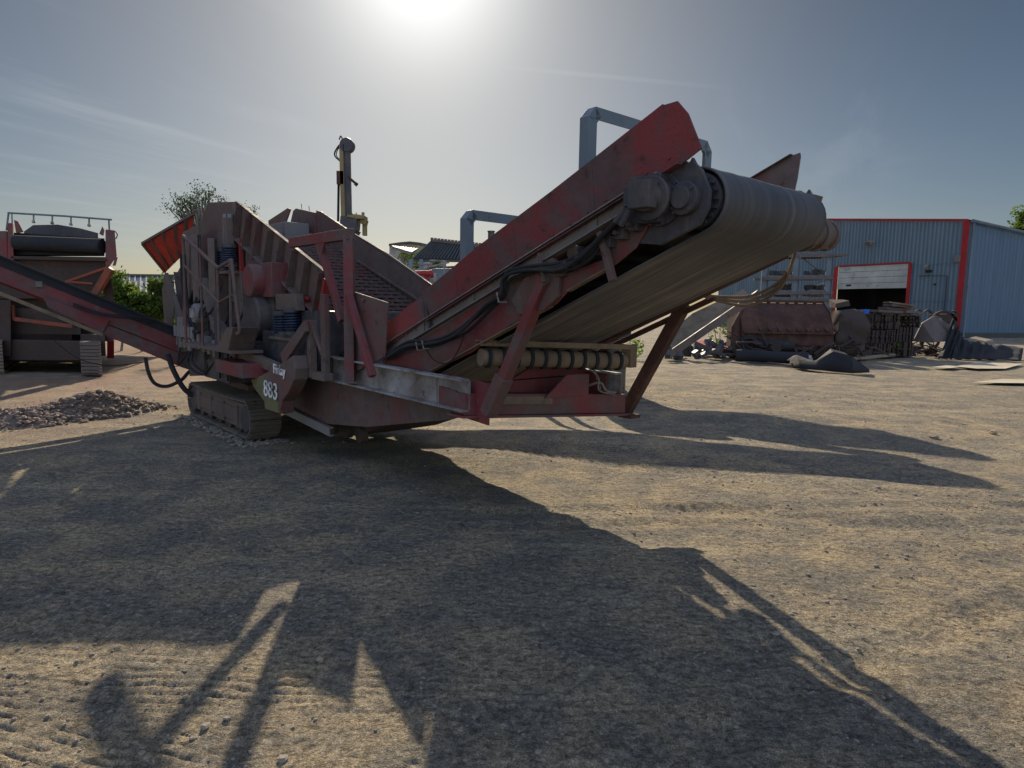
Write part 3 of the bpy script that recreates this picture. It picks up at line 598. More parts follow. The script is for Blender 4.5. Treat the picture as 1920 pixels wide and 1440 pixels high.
mo.cyl(M(-2.72, 3.3, 2.44), M(-2.82, 3.28, 2.34), .02, 10); mo.cyl(M(-2.68, 3.26, 2.42), M(-2.75, 3.25, 2.31), .02, 10)
mo.build('drive_motor', darkst, SC, bev=.004)
mo = MB(); mo.prism(A((-2.66, 3.235, 2.505), (-2.64, 3.235, 2.47), (-2.665, 3.235, 2.435), (-2.69, 3.235, 2.475)), M(0, -.002, 0)); mo.build('diamond_sticker', olive, SC)
mo = MB()
mo.lathe(M(-2.45, 4.98, 2.40), nv, [(0, .06), (0, .15), (.03, .15), (.03, .115), (.16, .115), (.16, .135), (.24, .135), (.24, .10), (.36, .10), (.36, .12), (.41, .12), (.41, .05)], 20); mo.mbox(-2.62, -2.5, 5.02, 5.14, 2.50, 2.66); mo.prism(A((-2.58, 5.0, 2.55), (-2.42, 5.0, 2.68), (-2.36, 5.0, 2.66), (-2.40, 5.0, 2.52)), M(0, .1, 0))
mo.mbox(-2.56, -2.40, 5.17, 5.34, 2.29, 2.42); mo.build('drive_motor', brown, SC, bev=.004)
# idlers between the belt runs
i_ = MB()
for k in range(6):
    u = -2.9 - k * .5; i_.cyl(M(u, 3.5, lo(u) + .33), M(u, 4.92, lo(u) + .33), .055, 14)
i_.build('idler_roller', darkst, SC)
# cleated roller under the belt with its cross bar
rd = M(.23, 1, -.045).normalized(); t_ = MB(); t_.lathe(M(-4.40, 3.46, 1.375), rd, [(0, .03), (0, .075), (1.5, .075), (1.5, .03)], 20); rr_ = t_.build('return_roller', tan, SC)
t_ = MB()
for k in range(11): t_.lathe(M(-4.40, 3.46, 1.375) + rd * (.05 + k * .136), rd + nu * .12, [(0, .07), (0, .092), (.028, .092), (.028, .07)], 20)
t_.build('rubber_ring', rubber, rr_)
t_ = MB(); t_.chan(M(-4.34, 3.42, 1.50), M(-3.98, 5.0, 1.44), .045, .08, .01, UP, -nu); t_.mbox(-4.12, -3.99, 4.93, 5.02, 1.25, 1.47); t_.build('cross_bar', tan, SC, bev=.003)
# struts
s_ = MB(); s_.bar(M(-3.56, 3.40, 2.02), M(-4.16, 3.40, .98), .085, .095, nv); st = s_.build('strut', red, SC, bev=.006)
s_ = MB(); s_.bar(M(-4.0, 3.385, 1.25), M(-4.19, 3.385, .93), .11, .115, nv)
for k in range(4): s_.cyl(M(-4.06 - .03 * k, 3.33, 1.14 - .05 * k), M(-4.06 - .03 * k, 3.325, 1.14 - .05 * k), .012, 8)
s_.build('strut_sleeve', red2, st, bev=.004)
s_ = MB(); s_.chan(M(-3.47, 5.05, 1.83), M(-4.09, 5.05, .78), .10, -.09, .01, nv, Vector(nu) * 1.0 - UP * .5); s_.mbox(-4.16, -4.0, 4.98, 5.12, .755, .79)
s_.prism(A((-3.80, 5.0, 1.27), (-3.86, 5.0, 1.17), (-3.93, 5.0, 1.05)), M(0, -.01, 0)); s_.build('strut', rusty, SC, bev=.003)
# pivot gusset with the hose guide
g = MB(); g.plate([(-3.95, 1.86), (-3.72, 2.10), (-3.50, 2.16), (-3.42, 2.06), (-3.44, 1.88), (-3.58, 1.78), (-3.86, 1.74)], 3.40, .035)
g.cyl(M(-3.55, 3.36, 2.0), M(-3.55, 3.45, 2.0), .045, 14); g.cyl(M(-3.72, 3.39, 1.90), M(-3.72, 3.45, 1.90), .018, 10)
g.bar(M(-3.60, 3.36, 2.19), M(-3.52, 3.34, 1.98), .025, .025); g.bar(M(-3.02, 3.37, 2.30), M(-2.90, 3.37, 1.98), .05, .04); g.build('pivot_gusset', red2, SC, bev=.003)
# hoops over the belt
def hoop(u, h0, h1, vl, vr, ch, tilt):
    h_ = MB(); w = .085; t = .009
    a0 = M(u, vl, h0); a1 = M(u + tilt, vl, h1 - ch); b0 = M(u + tilt, vl + ch * .9, h1); b1 = M(u + tilt, vr - ch * .9, h1); c0 = M(u + tilt, vr, h1 - ch); c1 = M(u, vr, h0)
    for p, q, n1 in ((a0, a1, nv), (a1, b0, (nv - UP)), (b0, b1, -UP), (b1, c0, (-nv - UP)), (c0, c1, -nv)):
        h_.angle(p, q, w, t, n1, -nu)
    h_.build('guard_hoop', bluegrey, SC, bev=.002)
hoop(-3.24, 2.60, 3.175, 3.46, 4.95, .075, .0); hoop(-4.62, 2.1, 2.615, 3.46, 4.95, .075, .0)
# hoses along the conveyor
def pv(lst, v): # (u,h) list on plane v
    return [M(u, v, h) for u, h in lst]
hs_ = [(-5.75, 1.28), (-5.35, 1.42), (-5.0, 1.46), (-4.7, 1.52), (-4.45, 1.62), (-4.15, 1.80), (-3.98, 1.90), (-3.93, 2.02), (-3.82, 2.06), (-3.58, 2.08), (-3.35, 2.08), (-3.12, 2.15), (-2.95, 2.28), (-2.80, 2.38)]
for k in range(4):
    h_ = MB(); dv = [.0, .03, -.028, .012][k]; dh = [0, -.024, -.01, .03][k]
    h_.tube(smooth_path([M(u + .012 * math.sin(3 * i + k), 3.33 + dv, h + dh + .008 * math.sin(2 * i + 2 * k)) for i, (u, h) in enumerate(hs_)], 6), .0135, 8); h_.build('hydraulic_hose', rubber, SC)
h_ = MB(); h_.tube(smooth_path(pv([(-5.1, 1.44), (-4.95, 1.32), (-4.75, 1.30), (-4.6, 1.40), (-4.5, 1.55)], 3.36), 6), .006, 6); h_.build('hydraulic_hose', rubber, SC)
h_ = MB()
for (u, h) in ((-5.02, 1.46), (-5.12, 1.44), (-3.98, 1.88)): h_.tube([M(u - .01, 3.29, h + .03), M(u, 3.30, h - .045), M(u + .01, 3.37, h - .045)], .008, 6)
h_.build('hose_clamp', whiteb, SC)
h_ = MB()      # valves and fittings in the recess
for k in range(7):
    u = -3.45 + .11 * k; h_.mbox(u, u + .07, 3.37, 3.44, 2.02 + .045 * k, 2.09 + .045 * k); h_.cyl(M(u + .03, 3.33, 2.06 + .045 * k), M(u + .03, 3.4, 2.06 + .045 * k), .016, 8)
h_.build('valve_block', darkst, SC, bev=.004)
h_ = MB()      # yellow-brown hoses at the far side of the head
for k in range(3):
    h_.tube(smooth_path(A((-2.6, 5.2, 2.26), (-2.75, 5.3, 2.06 - .03 * k), (-3.0, 5.28, 1.93 - .04 * k), (-3.25, 5.2, 1.92 - .02 * k), (-3.4, 5.1, 1.94)), 6), .013, 7)
h_.build('hydraulic_hose', tan, SC)
# --- screen box
near_top = [(-11.608, 3.208), (-11.315, 3.354), (-10.048, 3.235), (-9.973, 3.229), (-7.038, 2.098)]  # near wall and its fittings: coordinates scaled about the camera beforehand, then written out
sb = MB(); sb.plate(near_top + [(-7.146, 1.908), (-7.211, 1.497), (-8.121, 1.475), (-9.096, 1.854), (-10.178, 2.179), (-11.478, 2.341), (-12.236, 2.558)], 3.4, .02); sb.build('side_wall', red2, SC, bev=.003)
sb = MB(); sb.prism([M(-10.005, 3.37, 3.235), M(-7.017, 3.37, 2.098), M(-7.017, 3.422, 2.098), M(-10.005, 3.422, 3.235)], (0, 0, .008))
def sl(u, off): return 3.229 - .3856 * (u + 9.973) - off
sb.prism([M(-10.07, 3.31, sl(-10.07, .5)), M(-7.1, 3.31, sl(-7.1, .5)), M(-7.1, 3.40, sl(-7.1, .5)), M(-10.07, 3.40, sl(-10.07, .5))], (0, 0, -.03))
for k in range(8):
    u = -9.80 + .374 * k; sb.prism([M(u, 3.395, sl(u, .0)), M(u - .17, 3.395, sl(u, .5)), M(u - .17, 3.29, sl(u, .5)), M(u, 3.31, sl(u, .02))], M(.014, 0, .004))
sb.build('stiffener', red2, SC, bev=.002)
sb = MB()
sb.bar(M(-7.06, 3.357, 2.082), M(-7.233, 3.357, 1.648), .05, .07, nv); sb.bar(M(-8.684, 3.335, 2.287), M(-8.771, 3.335, 1.421), .05, .06, nv); sb.bar(M(-8.359, 3.346, 1.908), M(-8.294, 3.346, 1.475), .05, .05, nv)
sb.bar(M(-7.58, 3.346, 1.865), M(-7.85, 3.346, 1.529), .05, .05, nv); sb.bar(M(-9.745, 3.346, 2.688), M(-9.745, 3.346, 2.233), .05, .05, nv); sb.build('red_stiffener', redclean, SC, bev=.003)
sb = MB(); sb.plate([(-10.092, 3.229), (-10.048, 2.125), (-9.983, 2.125), (-9.962, 3.218)], 3.357, .04); sb.plate([(-8.879, 1.854), (-7.255, 1.475), (-7.309, 1.15), (-9.637, 1.15), (-9.637, 1.692)], 3.422, .02)
sb.plate([(-8.121, 1.475), (-7.796, 1.497), (-7.58, 1.259), (-7.525, 1.064), (-7.904, 0.988), (-8.554, 1.15)], 3.248, .1); sb.build('lower_bracket', brown, SC, bev=.004)
sb = MB(); far_top = [(-10.45, 3.30), (-10.31, 3.265), (-9.23, 2.86), (-8.2, 2.50), (-6.9, 1.97), (-6.3, 1.72)]
sb.plate(far_top + [(-6.3, 1.1), (-9.6, 1.9), (-10.45, 2.2)], 4.80, .02); sb.prism([M(-10.31, 4.8, 3.265), M(-6.3, 4.8, 1.72), M(-6.3, 4.83, 1.72), M(-10.31, 4.83, 3.265)], (0, 0, .008))
sb.prism([M(-9.6, 4.74, 2.42), M(-6.3, 4.74, 1.3), M(-6.3, 4.8, 1.3), M(-9.6, 4.8, 2.42)], (0, 0, .03)); sb.prism([M(-9.6, 4.76, 2.62), M(-6.3, 4.76, 1.48), M(-6.3, 4.8, 1.48), M(-9.6, 4.8, 2.62)], (0, 0, .02)); sb.build('side_wall', red2, SC)
# mesh decks
dk = MB()
def dh(u): return 2.62 - .375 * (u + 9.6)
NU, NVb = 25, 9
for i in range(NU): u = -9.7 + i * 3.35 / NU; dk.bar(M(u, 3.42, dh(u)), M(u, 4.8, dh(u)), .02, .03)
for j in range(NVb + 1): v = 3.46 + 1.3 * j / NVb; dk.bar(M(-9.7, v, dh(-9.7) - .028), M(-6.35, v, dh(-6.35) - .028), .018, .03)
dk.build('mesh_deck', red2, SC)
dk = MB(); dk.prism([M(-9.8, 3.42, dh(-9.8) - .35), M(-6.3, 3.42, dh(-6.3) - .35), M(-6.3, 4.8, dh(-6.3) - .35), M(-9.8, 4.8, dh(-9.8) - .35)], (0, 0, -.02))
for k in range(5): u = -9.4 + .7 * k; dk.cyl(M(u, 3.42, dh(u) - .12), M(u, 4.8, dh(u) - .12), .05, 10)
dk.build('lower_deck', black, SC)  # near-black backing: the shade beneath the mesh put in as colour
dk = MB()      # feed end: hopper rear boards and plates seen over the near wall
dk.plate([(-12.45, 3.30), (-11.55, 3.44), (-11.45, 3.41), (-11.75, 3.12), (-12.4, 3.08)], 4.78, .03)
dk.plate([(-11.32, 3.37), (-11.2, 3.40), (-10.45, 3.26), (-10.45, 2.5), (-11.5, 2.5), (-11.6, 2.95)], 4.78, .03)
dk.build('hopper_board', red2, SC, bev=.004)
dk = MB(); dk.mbox(-11.6, -10.5, 4.3, 4.7, 2.75, 3.08); dk.cyl(M(-10.9, 4.1, 2.6), M(-10.9, 4.1, 2.95), .12, 14); dk.mbox(-10.75, -10.6, 3.42, 4.8, 2.3, 2.95); dk.build('feed_box', greyb, SC, bev=.01)
dk = MB(); dk.plate([(-13.4, 2.28), (-11.6, 3.08), (-11.3, 2.4), (-12.4, 1.4), (-13.1, 1.5)], 3.42, .02); dk.plate([(-13.2, 2.2), (-12.2, 2.7), (-11.5, 3.05), (-11.5, 2.0), (-12.6, 1.7)], 4.85, .02)
dk.prism(A((-12.7, 3.2, 2.3), (-12.7, 4.85, 2.3), (-12.4, 4.85, 1.4), (-12.4, 3.2, 1.4)), M(.02, 0, 0)); dk.build('feed_hopper', brown, SC)
hp = MB(); A_, B_, C_, D_ = M(-13.06, 2.815, 2.775), M(-11.80, 3.315, 3.21), M(-12.29, 3.36, 2.69), M(-13.32, 3.217, 2.31)
hp.prism([A_, B_, C_, D_], M(.0, .006, 0)); hp.build('hopper_wing', orsheet, SC)
hp = MB(); hp.bar(A_, B_, .05, .04); hp.bar(A_ + M(0, 0, -.01), D_, .045, .03)
for k in (.18, .42, .66, .88): hp.bar(A_.lerp(B_, k) - nv * .015, D_.lerp(C_, k) - nv * .015, .055, .03)
hp.build('hopper_wing_rib', red2, SC, bev=.003)
# peak plates on the near wall, spring mounts
def coil(mb, c, r, h, turns, wr):
    pts = [c + Vector((r * math.cos(a), r * math.sin(a), h * k / (turns * 14))) for k, a in ((k, 2 * math.pi * k / 14) for k in range(turns * 14 + 1))]
    mb.tube(pts, wr, 6)
for (u, v, h, r) in ((-10.2, 3.25, 2.30, .08), (-9.88, 3.23, 2.34, .092), (-8.04, 3.23, 1.43, .087), (-7.71, 3.23, 1.475, .092)):
    cc_ = MB(); coil(cc_, M(u, v, h), r, .22, 7, .013); sp = cc_.build('coil_spring', bluesp, SC)
    k = MB(); k.cyl(M(u, v, h + .22), M(u, v, h + .27), r + .02, 14); k.cyl(M(u, v, h - .05), M(u, v, h - .01), r + .02, 14); k.cyl(M(u, v, h - .02), M(u, v, h + .24), r * .45, 10); k.build('spring_seat', darkst, sp)
k = MB(); k.mbox(-10.341, -9.724, 3.118, 3.4, 2.19, 2.233); k.plate([(-10.124, 2.991), (-9.962, 2.991), (-9.918, 2.612), (-10.135, 2.612)], 3.216, .1); k.plate([(-10.395, 2.233), (-9.637, 2.233), (-9.583, 1.042), (-9.854, 1.042)], 3.303, .06)
k.plate([(-8.229, 1.389), (-7.471, 1.432), (-7.385, 1.367), (-7.634, 0.988), (-8.067, 0.934), (-8.392, 1.204)], 3.205, .04); k.mbox(-8.229, -7.471, 3.118, 3.378, 1.356, 1.389)
k.plate([(-8.175, 1.908), (-7.58, 1.908), (-7.525, 1.713), (-8.175, 1.713)], 3.205, .1); k.build('spring_bracket', brown, SC, bev=.005)
k = MB(); k.cyl(M(-10.016, 3.303, 2.645), M(-10.016, 3.303, 3.045), .045, 12); k.bar(M(-10.07, 3.248, 3.045), M(-10.07, 3.248, 2.558), .05); k.build('hydraulic_ram', greyb, SC)
# vibrator shaft guard: drum through the side wall
k = MB(); k.lathe(M(-8.684, 3.054, 2.071), nv, [(0, .05), (0, .20), (.03, .215), (.34, .215)], 26); k.mbox(-8.641, -8.251, 3.194, 3.4, 1.865, 2.298); k.build('shaft_guard', red, SC, bev=.01)
k = MB(); k.lathe(M(-8.717, 3.086, 1.605), nv, [(0, .03), (0, .28), (.02, .30), (.2, .30)], 24); k.mbox(-9.204, -8.338, 3.248, 3.4, 1.259, 1.908); k.build('belt_guard', darkst, SC, bev=.006)
# V frame and discharge chute
k = MB(); k.bar(M(-7.72, 3.24, 2.50), M(-6.25, 3.24, 2.50), .09, .11); k.bar(M(-6.30, 3.24, 2.49), M(-6.30, 3.24, 1.0), .10, .10); k.bar(M(-6.95, 3.24, 2.42), M(-6.47, 3.24, 1.62), .07, .07, nv); k.bar(M(-6.28, 3.22, 1.9), M(-5.80, 3.22, 1.1), .06, .07, nv)
k.plate([(-7.05, 2.5), (-6.75, 2.5), (-6.9, 2.25)], 3.2, .01); k.build('support_frame', red, SC, bev=.006)
k = MB(); k.bar(M(-6.3, 4.92, 1.9), M(-6.3, 4.92, 1.0), .1); k.build('cross_beam', red2, SC, bev=.005)
k = MB(); k.plate([(-6.5, 1.955), (-5.64, 1.82), (-5.70, 1.30), (-6.45, 1.05)], 3.30, .012); k.plate([(-6.5, 1.955), (-5.64, 1.82), (-5.70, 1.30), (-6.45, 1.05)], 4.95, .012); k.prism(A((-6.55, 3.3, 1.5), (-6.55, 4.95, 1.5), (-6.4, 4.95, 1.05), (-6.4, 3.3, 1.05)), M(.015, 0, 0))
k.cyl(M(-6.1, 3.29, 1.84), M(-6.1, 3.27, 1.84), .02, 8); k.build('discharge_chute', red2, SC)
# side posts and dark machinery behind
k = MB(); k.mbox(-6.78, -6.68, 3.14, 3.2, 1.0, 1.9); k.mbox(-6.95, -6.87, 3.06, 3.14, 1.0, 1.62); k.bar(M(-6.9, 3.1, 1.6), M(-6.72, 3.16, 1.2), .05, .04); k.plate([(-7.55, 1.22), (-6.88, 1.62), (-6.85, 1.50), (-7.48, 1.08)], 3.0, .05); k.build('corner_post', red2, SC, bev=.005)
eng = MB(); eng.mbox(-9.2, -6.9, 3.3, 4.9, 1.0, 1.72); eng.mbox(-10.9, -9.3, 3.5, 4.8, 1.0, 2.1); eng.mbox(-8.5, -7.2, 3.15, 3.3, 1.0, 1.45); eng.build('engine_housing', darkst, SC, bev=.02)
e2 = MB(); e2.mbox(-8.8, -6.6, 3.08, 3.2, .98, 1.06); e2.bar(M(-10.6, 3.02, 1.20), M(-8.7, 3.02, 1.12), .08, .12); e2.bar(M(-8.7, 2.98, 1.15), M(-7.4, 3.0, 1.02), .09, .12); e2.bar(M(-10.5, 3.04, 2.12), M(-9.72, 3.04, 1.22), .09, .12, nv); e2.bar(M(-9.75, 3.0, 1.5), M(-8.9, 3.0, 1.1), .08, .14, nv)
e2.bar(M(-12.4, 3.0, 2.2), M(-11.2, 3.06, .95), .2, .06, nv); e2.mbox(-12.5, -10.6, 3.5, 4.8, 1.2, 2.35); e2.bar(M(-11.4, 3.1, 2.7), M(-11.6, 3.1, 1.0), .14, .12); e2.bar(M(-10.9, 3.08, 2.8), M(-10.9, 3.08, 1.0), .12, .1); e2.bar(M(-10.2, 3.1, 2.7), M(-10.2, 3.1, 1.0), .1, .1)
e2.plate([(-12.6, 2.0), (-12.2, 2.15), (-11.9, 1.7), (-12.1, 1.15), (-12.5, 1.3)], 2.98, .015); e2.plate([(-11.7, 2.9), (-10.9, 2.95), (-10.8, 2.3), (-11.3, 1.9), (-11.8, 2.0)], 3.11, .02); e2.build('engine_bay_frame', brown, SC, bev=.006)
e3 = MB()
for k in range(16):
    u0 = -11.6 + 2.0 * rng.rand(); h0 = 1.0 + 1.0 * rng.rand(); v0 = 2.95 + .2 * rng.rand()
    e3.tube(smooth_path(A((u0, v0, h0), (u0 + .2 * rng.rand(), v0 - .08, h0 - .25), (u0 + .3 + .4 * rng.rand(), v0 - .02, h0 - .35 * rng.rand()), (u0 + .5, v0 + .1, h0 + .3 * rng.rand())), 5), .014 + .008 * rng.rand(), 7)
for v_, u0 in ((2.9, -11.05), (2.93, -10.98)): e3.tube(smooth_path(A((u0, v_, 2.5), (u0 + .02, v_, 2.0), (u0 + .15, v_, 1.6), (u0 + .5, v_, 1.35), (u0 + .9, v_, 1.4)), 5), .02, 7)
e3.build('hydraulic_hose', rubber, SC)
e4 = MB(); e4.mbox(-11.35, -11.05, 2.88, 3.0, 1.25, 1.55); e4.lathe(M(-10.62, 2.92, 1.62), nv, [(0, .03), (0, .13), (.03, .15), (.16, .15)], 20)
for k in range(9): u = -11.7 + .24 * k; e4.mbox(u, u + .13, 2.92, 3.06, 1.02 + .1 * rng.rand(), 1.2 + .18 * rng.rand())
for k in range(6): e4.cyl(M(-11.5 + .18 * k, 2.9, 1.25), M(-11.5 + .18 * k, 2.9, 1.42), .035, 10)
e4.build('control_valves', greyb, SC, bev=.006)
e4 = MB(); e4.mbox(-10.74, -10.52, 2.905, 2.918, 1.56, 1.70); e4.build('gauge_plate', whiteb, SC)
k = MB(); k.mbox(-9.0, -8.0, 2.72, 3.1, .90, 1.07); k.build('tool_box', red, SC, bev=.008)
k = MB(); k.plate([(-10.4, .7), (-9.3, .7), (-9.2, 1.15), (-10.1, 1.2)], 2.98, .3); k.plate([(-11.3, .62), (-10.5, .7), (-10.5, 1.1), (-11.2, 1.1)], 3.02, .3); k.bar(M(-9.1, 2.9, 1.3), M(-9.15, 2.9, .75), .05); k.bar(M(-9.5, 2.92, 1.9), M(-9.55, 2.92, .75), .06); k.build('step_support', darkst, SC, bev=.005)
# handrails and ladder
def rail(pts, r=.021): q_ = MB(); q_.tube(pts, r, 10); return q_
R1 = MB(); V0 = 2.70
R1.tube(smooth_path(pv([(-10.15, 2.70), (-9.4, 2.45), (-8.70, 2.215)], V0), 2), .024, 10); R1.tube(pv([(-8.70, 2.215), (-8.24, 2.285)], V0), .022, 10)
R1.tube(smooth_path([M(-8.26, V0, 2.27), M(-8.20, V0, 2.29), M(-8.17, V0, 2.2), M(-8.06, V0, 1.75), M(-7.99, V0, 1.47), M(-8.08, V0, 1.43)], 4), .022, 10)
R1.tube(pv([(-8.72, 2.21), (-8.74, 1.25)], V0), .02, 8); R1.tube(pv([(-8.24, 2.28), (-8.28, 1.50)], V0), .02, 8); R1.tube(pv([(-10.15, 2.70), (-10.2, 1.2)], V0), .02, 8); R1.tube(pv([(-9.4, 2.45), (-9.42, 1.2)], V0), .018, 8)
R1.tube(pv([(-10.16, 2.30), (-8.70, 1.79)], V0), .017, 8); R1.tube(pv([(-8.70, 1.79), (-8.22, 1.88)], V0), .017, 8)
R1.build('handrail', red2, SC)
k = MB(); k.mbox(-10.3, -8.2, 2.66, 3.05, 1.18, 1.22); k.prism(A((-8.75, 2.66, 1.22), (-8.3, 2.66, 1.5), (-8.1, 2.66, 1.5), (-8.3, 2.66, 1.2)), M(0, .3, 0)); k.build('walkway', brown, SC, bev=.004)
# number guard with lettering
gp = [(-8.20, .86), (-8.15, .78), (-7.80, .64), (-7.78, .55), (-7.34, .55), (-7.28, .70), (-7.10, .82), (-6.93, .98), (-6.90, 1.10), (-6.95, 1.24), (-7.35, 1.10), (-7.72, .99)]
k = MB(); k.plate(gp, 2.90, .16); gd = k.build('number_guard', red2, SC, bev=.012)
k = MB(); k.plate([(-8.19, .86), (-8.14, .785), (-7.79, .645), (-7.77, .56), (-7.36, .56), (-7.38, .68), (-7.62, .86), (-7.80, .955)], 2.893, .006); k.build('olive_panel', olive, gd)
def text_mesh(s, size, org, xdir, ydir, mat, parent, name, depth=.004, xs=1.0):
    cu = bpy.data.curves.new('t', 'FONT'); cu.body = s; cu.size = size; cu.extrude = depth; ob = bpy.data.objects.new('t', cu); COL.objects.link(ob)
    dg = bpy.context.evaluated_depsgraph_get(); me = bpy.data.meshes.new_from_object(ob.evaluated_get(dg)); bpy.data.objects.remove(ob)
    xd = Vector(xdir).normalized(); yd = Vector(ydir).normalized(); zd = xd.cross(yd)
    mb = MB(); mb.add([Vector(org) + xd * v.co.x * xs + yd * v.co.y + zd * v.co.z for v in me.vertices], [tuple(p.vertices) for p in me.polygons]); bpy.data.meshes.remove(me)
    return mb.build(name, mat, parent)
text_mesh('883', .27, M(-7.78, 2.884, .72), M(1, 0, -.04), M(.03, 0, 1), white, gd, 'lettering', xs=1.05)
text_mesh('Finlay', .16, M(-7.48, 2.888, 1.005), M(1, 0, -.02), M(0, 0, 1), white, gd, 'lettering', xs=.95)

# --- side discharge conveyor
U0, U1 = -12.35, -11.6
def sc_h(v): return 1.06 + .462 * (3.5 - v)
k = MB()
for u in (U0, U1 - .05): k.prism([M(u, 3.9, sc_h(3.9) - .10), M(u, -1.6, sc_h(-1.6) - .10), M(u, -1.6, sc_h(-1.6) - .32), M(u, 3.9, sc_h(3.9) - .32)], M(.05, 0, 0))
side = k.build('side_conveyor', red, SC, bev=.004)
k = MB(); k.prism([M(U1 - .02, 3.8, sc_h(3.8) - .34), M(U1 - .02, 1.6, sc_h(1.6) - .34), M(U1 - .02, 1.7, sc_h(1.7) - .5), M(U1 - .02, 3.0, sc_h(3.0) - .56), M(U1 - .02, 3.7, sc_h(3.7) - .50)], M(.03, 0, 0))
k.prism([M(U1 + .01, 2.0, sc_h(2.0) - .26), M(U1 + .01, 1.2, sc_h(1.2) - .3), M(U1 + .01, 1.25, sc_h(1.25) - .42), M(U1 + .01, 1.9, sc_h(1.9) - .5)], M(.03, 0, 0)); k.build('lower_truss', red, side, bev=.004)
k = MB(); N = 18
vsb = []
for i in range(N + 1):
    v = 4.0 - 5.6 * i / N
    for j in range(9): t = j / 8; vsb.append(M(U0 - .02 + (U1 - U0 + .06) * t, v, sc_h(v) + .02 - .10 * math.sin(math.pi * t)))
k.add(vsb, [(i * 9 + j, i * 9 + j + 1, (i + 1) * 9 + j + 1, (i + 1) * 9 + j) for i in range(N) for j in range(8)], True)
sbt = k.build('side_belt', rubber, side); md = sbt.modifiers.new('t', 'SOLIDIFY'); md.thickness = .03
k = MB(); k.prism([M(U1 - .01, 4.0, sc_h(4.0) + .03), M(U1 - .01, -1.6, sc_h(-1.6) + .03), M(U1 - .01, -1.6, sc_h(-1.6) - .10), M(U1 - .01, 4.0, sc_h(4.0) - .10)], M(.02, 0, 0)); k.build('rubber_skirt', rubber, side)
k = MB(); k.prism([M(U1 + .06, 2.9, sc_h(2.9) - .02), M(U1 + .06, -1.5, sc_h(-1.5) - .36), M(U1 + .06, -1.5, sc_h(-1.5) - .42), M(U1 + .06, 1.3, sc_h(1.3) - .46)], M(.02, 0, 0)) if False else k.bar(M(U1 + .06, 1.9, sc_h(1.9) - .52), M(U1 + .06, -1.6, sc_h(-1.6) - .42), .04, .05); k.build('brace_rail', tan, side)
k = MB(); k.mbox(U1 + .0, U1 + .03, 2.95, 3.12, sc_h(3.05) - .28, sc_h(3.05) - .16); k.mbox(U1 + .0, U1 + .02, 1.12, 1.2, sc_h(1.2) - .16, sc_h(1.2) - .08); k.mbox(U1, U1 + .03, 3.35, 3.42, .72, .86); k.build('sticker', whiteb, side)
k = MB()
k.tube(smooth_path([M(U1 + .05, 1.55, sc_h(1.55) - .22), M(U1 + .1, 1.9, 1.60), M(U1 + .1, 2.3, 1.55), M(U1 + .06, 2.6, 1.5)], 6), .012, 7); k.tube(smooth_path([M(U1 + .05, 1.55, sc_h(1.55) - .25), M(U1 + .1, 1.9, 1.57), M(U1 + .1, 2.3, 1.52), M(U1 + .06, 2.6, 1.47)], 6), .012, 7)
k.tube(smooth_path([M(-11.5, 2.45, .92), M(-11.45, 2.47, .70), M(-11.45, 2.55, .52), M(-11.45, 2.72, .46), M(-11.4, 2.92, .55), M(-11.4, 3.05, .68), M(-11.4, 3.2, .72)], 7), .028, 9)
k.tube(smooth_path([M(-11.3, 2.72, .98), M(-11.25, 2.78, .72), M(-11.2, 2.92, .42), M(-11.15, 3.1, .30), M(-11.0, 3.3, .34), M(-10.9, 3.45, .5)], 7), .04, 9)
k.tube(smooth_path([M(-11.6, 1.3, 1.2), M(-11.55, 1.6, .92), M(-11.5, 2.0, .82), M(-11.5, 2.45, .86)], 6), .008, 6); k.build('loose_hose', rubber, side)

# ------------------------------------------------------------------ second screener, left
D2 = 16.2
def Q(x, y, d=0.0): return P(x, y, D2 + d)
cx = P(105, 560, D2).x
S2 = thing('parked_screener', (cx, D2 + 1, 0), 0, 'dusty screener parked end-on at the left edge, spray bar on top and orange braces', 'screening machine')
AX2 = Vector((-.62, 1, 0))
def quad(mb, pts, t=.05, d=0.0): mb.prism([Q(x, y, d) for x, y in pts], AX2 * t); return mb
k = MB(); quad(k, [(24, 436), (196, 447), (196, 478), (24, 478)], .5, .2); k.cyl(Q(30, 455, .1), Q(192, 462, .1), .18, 18); k.build('head_roller', rubber, S2)
k = MB(); quad(k, [(45, 434), (62, 422), (108, 421), (150, 428), (184, 437), (184, 460), (45, 460)], 2.0, 1.2); k.build('rear_hopper', darkst, S2)
k = MB(); quad(k, [(14, 418), (24, 418), (26, 520), (14, 520)], .25); quad(k, [(-4, 433), (13, 433), (14, 520), (-4, 520)], .25, .05); quad(k, [(198, 430), (215, 432), (219, 480), (205, 500), (198, 500)], .3); quad(k, [(216, 482), (221, 482), (217, 498), (211, 498)], .1)
quad(k, [(26, 412), (34, 415), (44, 434), (30, 438)], .08); quad(k, [(186, 438), (192, 424), (196, 432), (194, 442)], .08); k.build('side_wall', red, S2, bev=.01)
k = MB(); quad(k, [(-20, 479), (200, 482), (200, 530), (150, 560), (-20, 560)], 1.6, .15); quad(k, [(-20, 545), (160, 552), (158, 590), (-20, 590)], 2.5, .4); quad(k, [(20, 480), (202, 484), (202, 490), (20, 486)], .1, 0); quad(k, [(60, 525), (150, 530), (140, 562), (70, 562)], 1.0, .3); k.build('screen_body', rusty2, S2, bev=.01)
k = MB(); k.bar(Q(208, 503), Q(178, 552), .14, .16); k.bar(Q(120, 530), Q(200, 502), .05, .06); k.bar(Q(128, 528), Q(175, 532), .04, .05); k.bar(Q(22, 572), Q(22, 700), .12, .14) if False else k.bar(Q(24, 572), Q(26, 600), .06, .06); k.bar(Q(27, 598), Q(137, 612), .07, .09); k.build('brace', orange, S2, bev=.008)
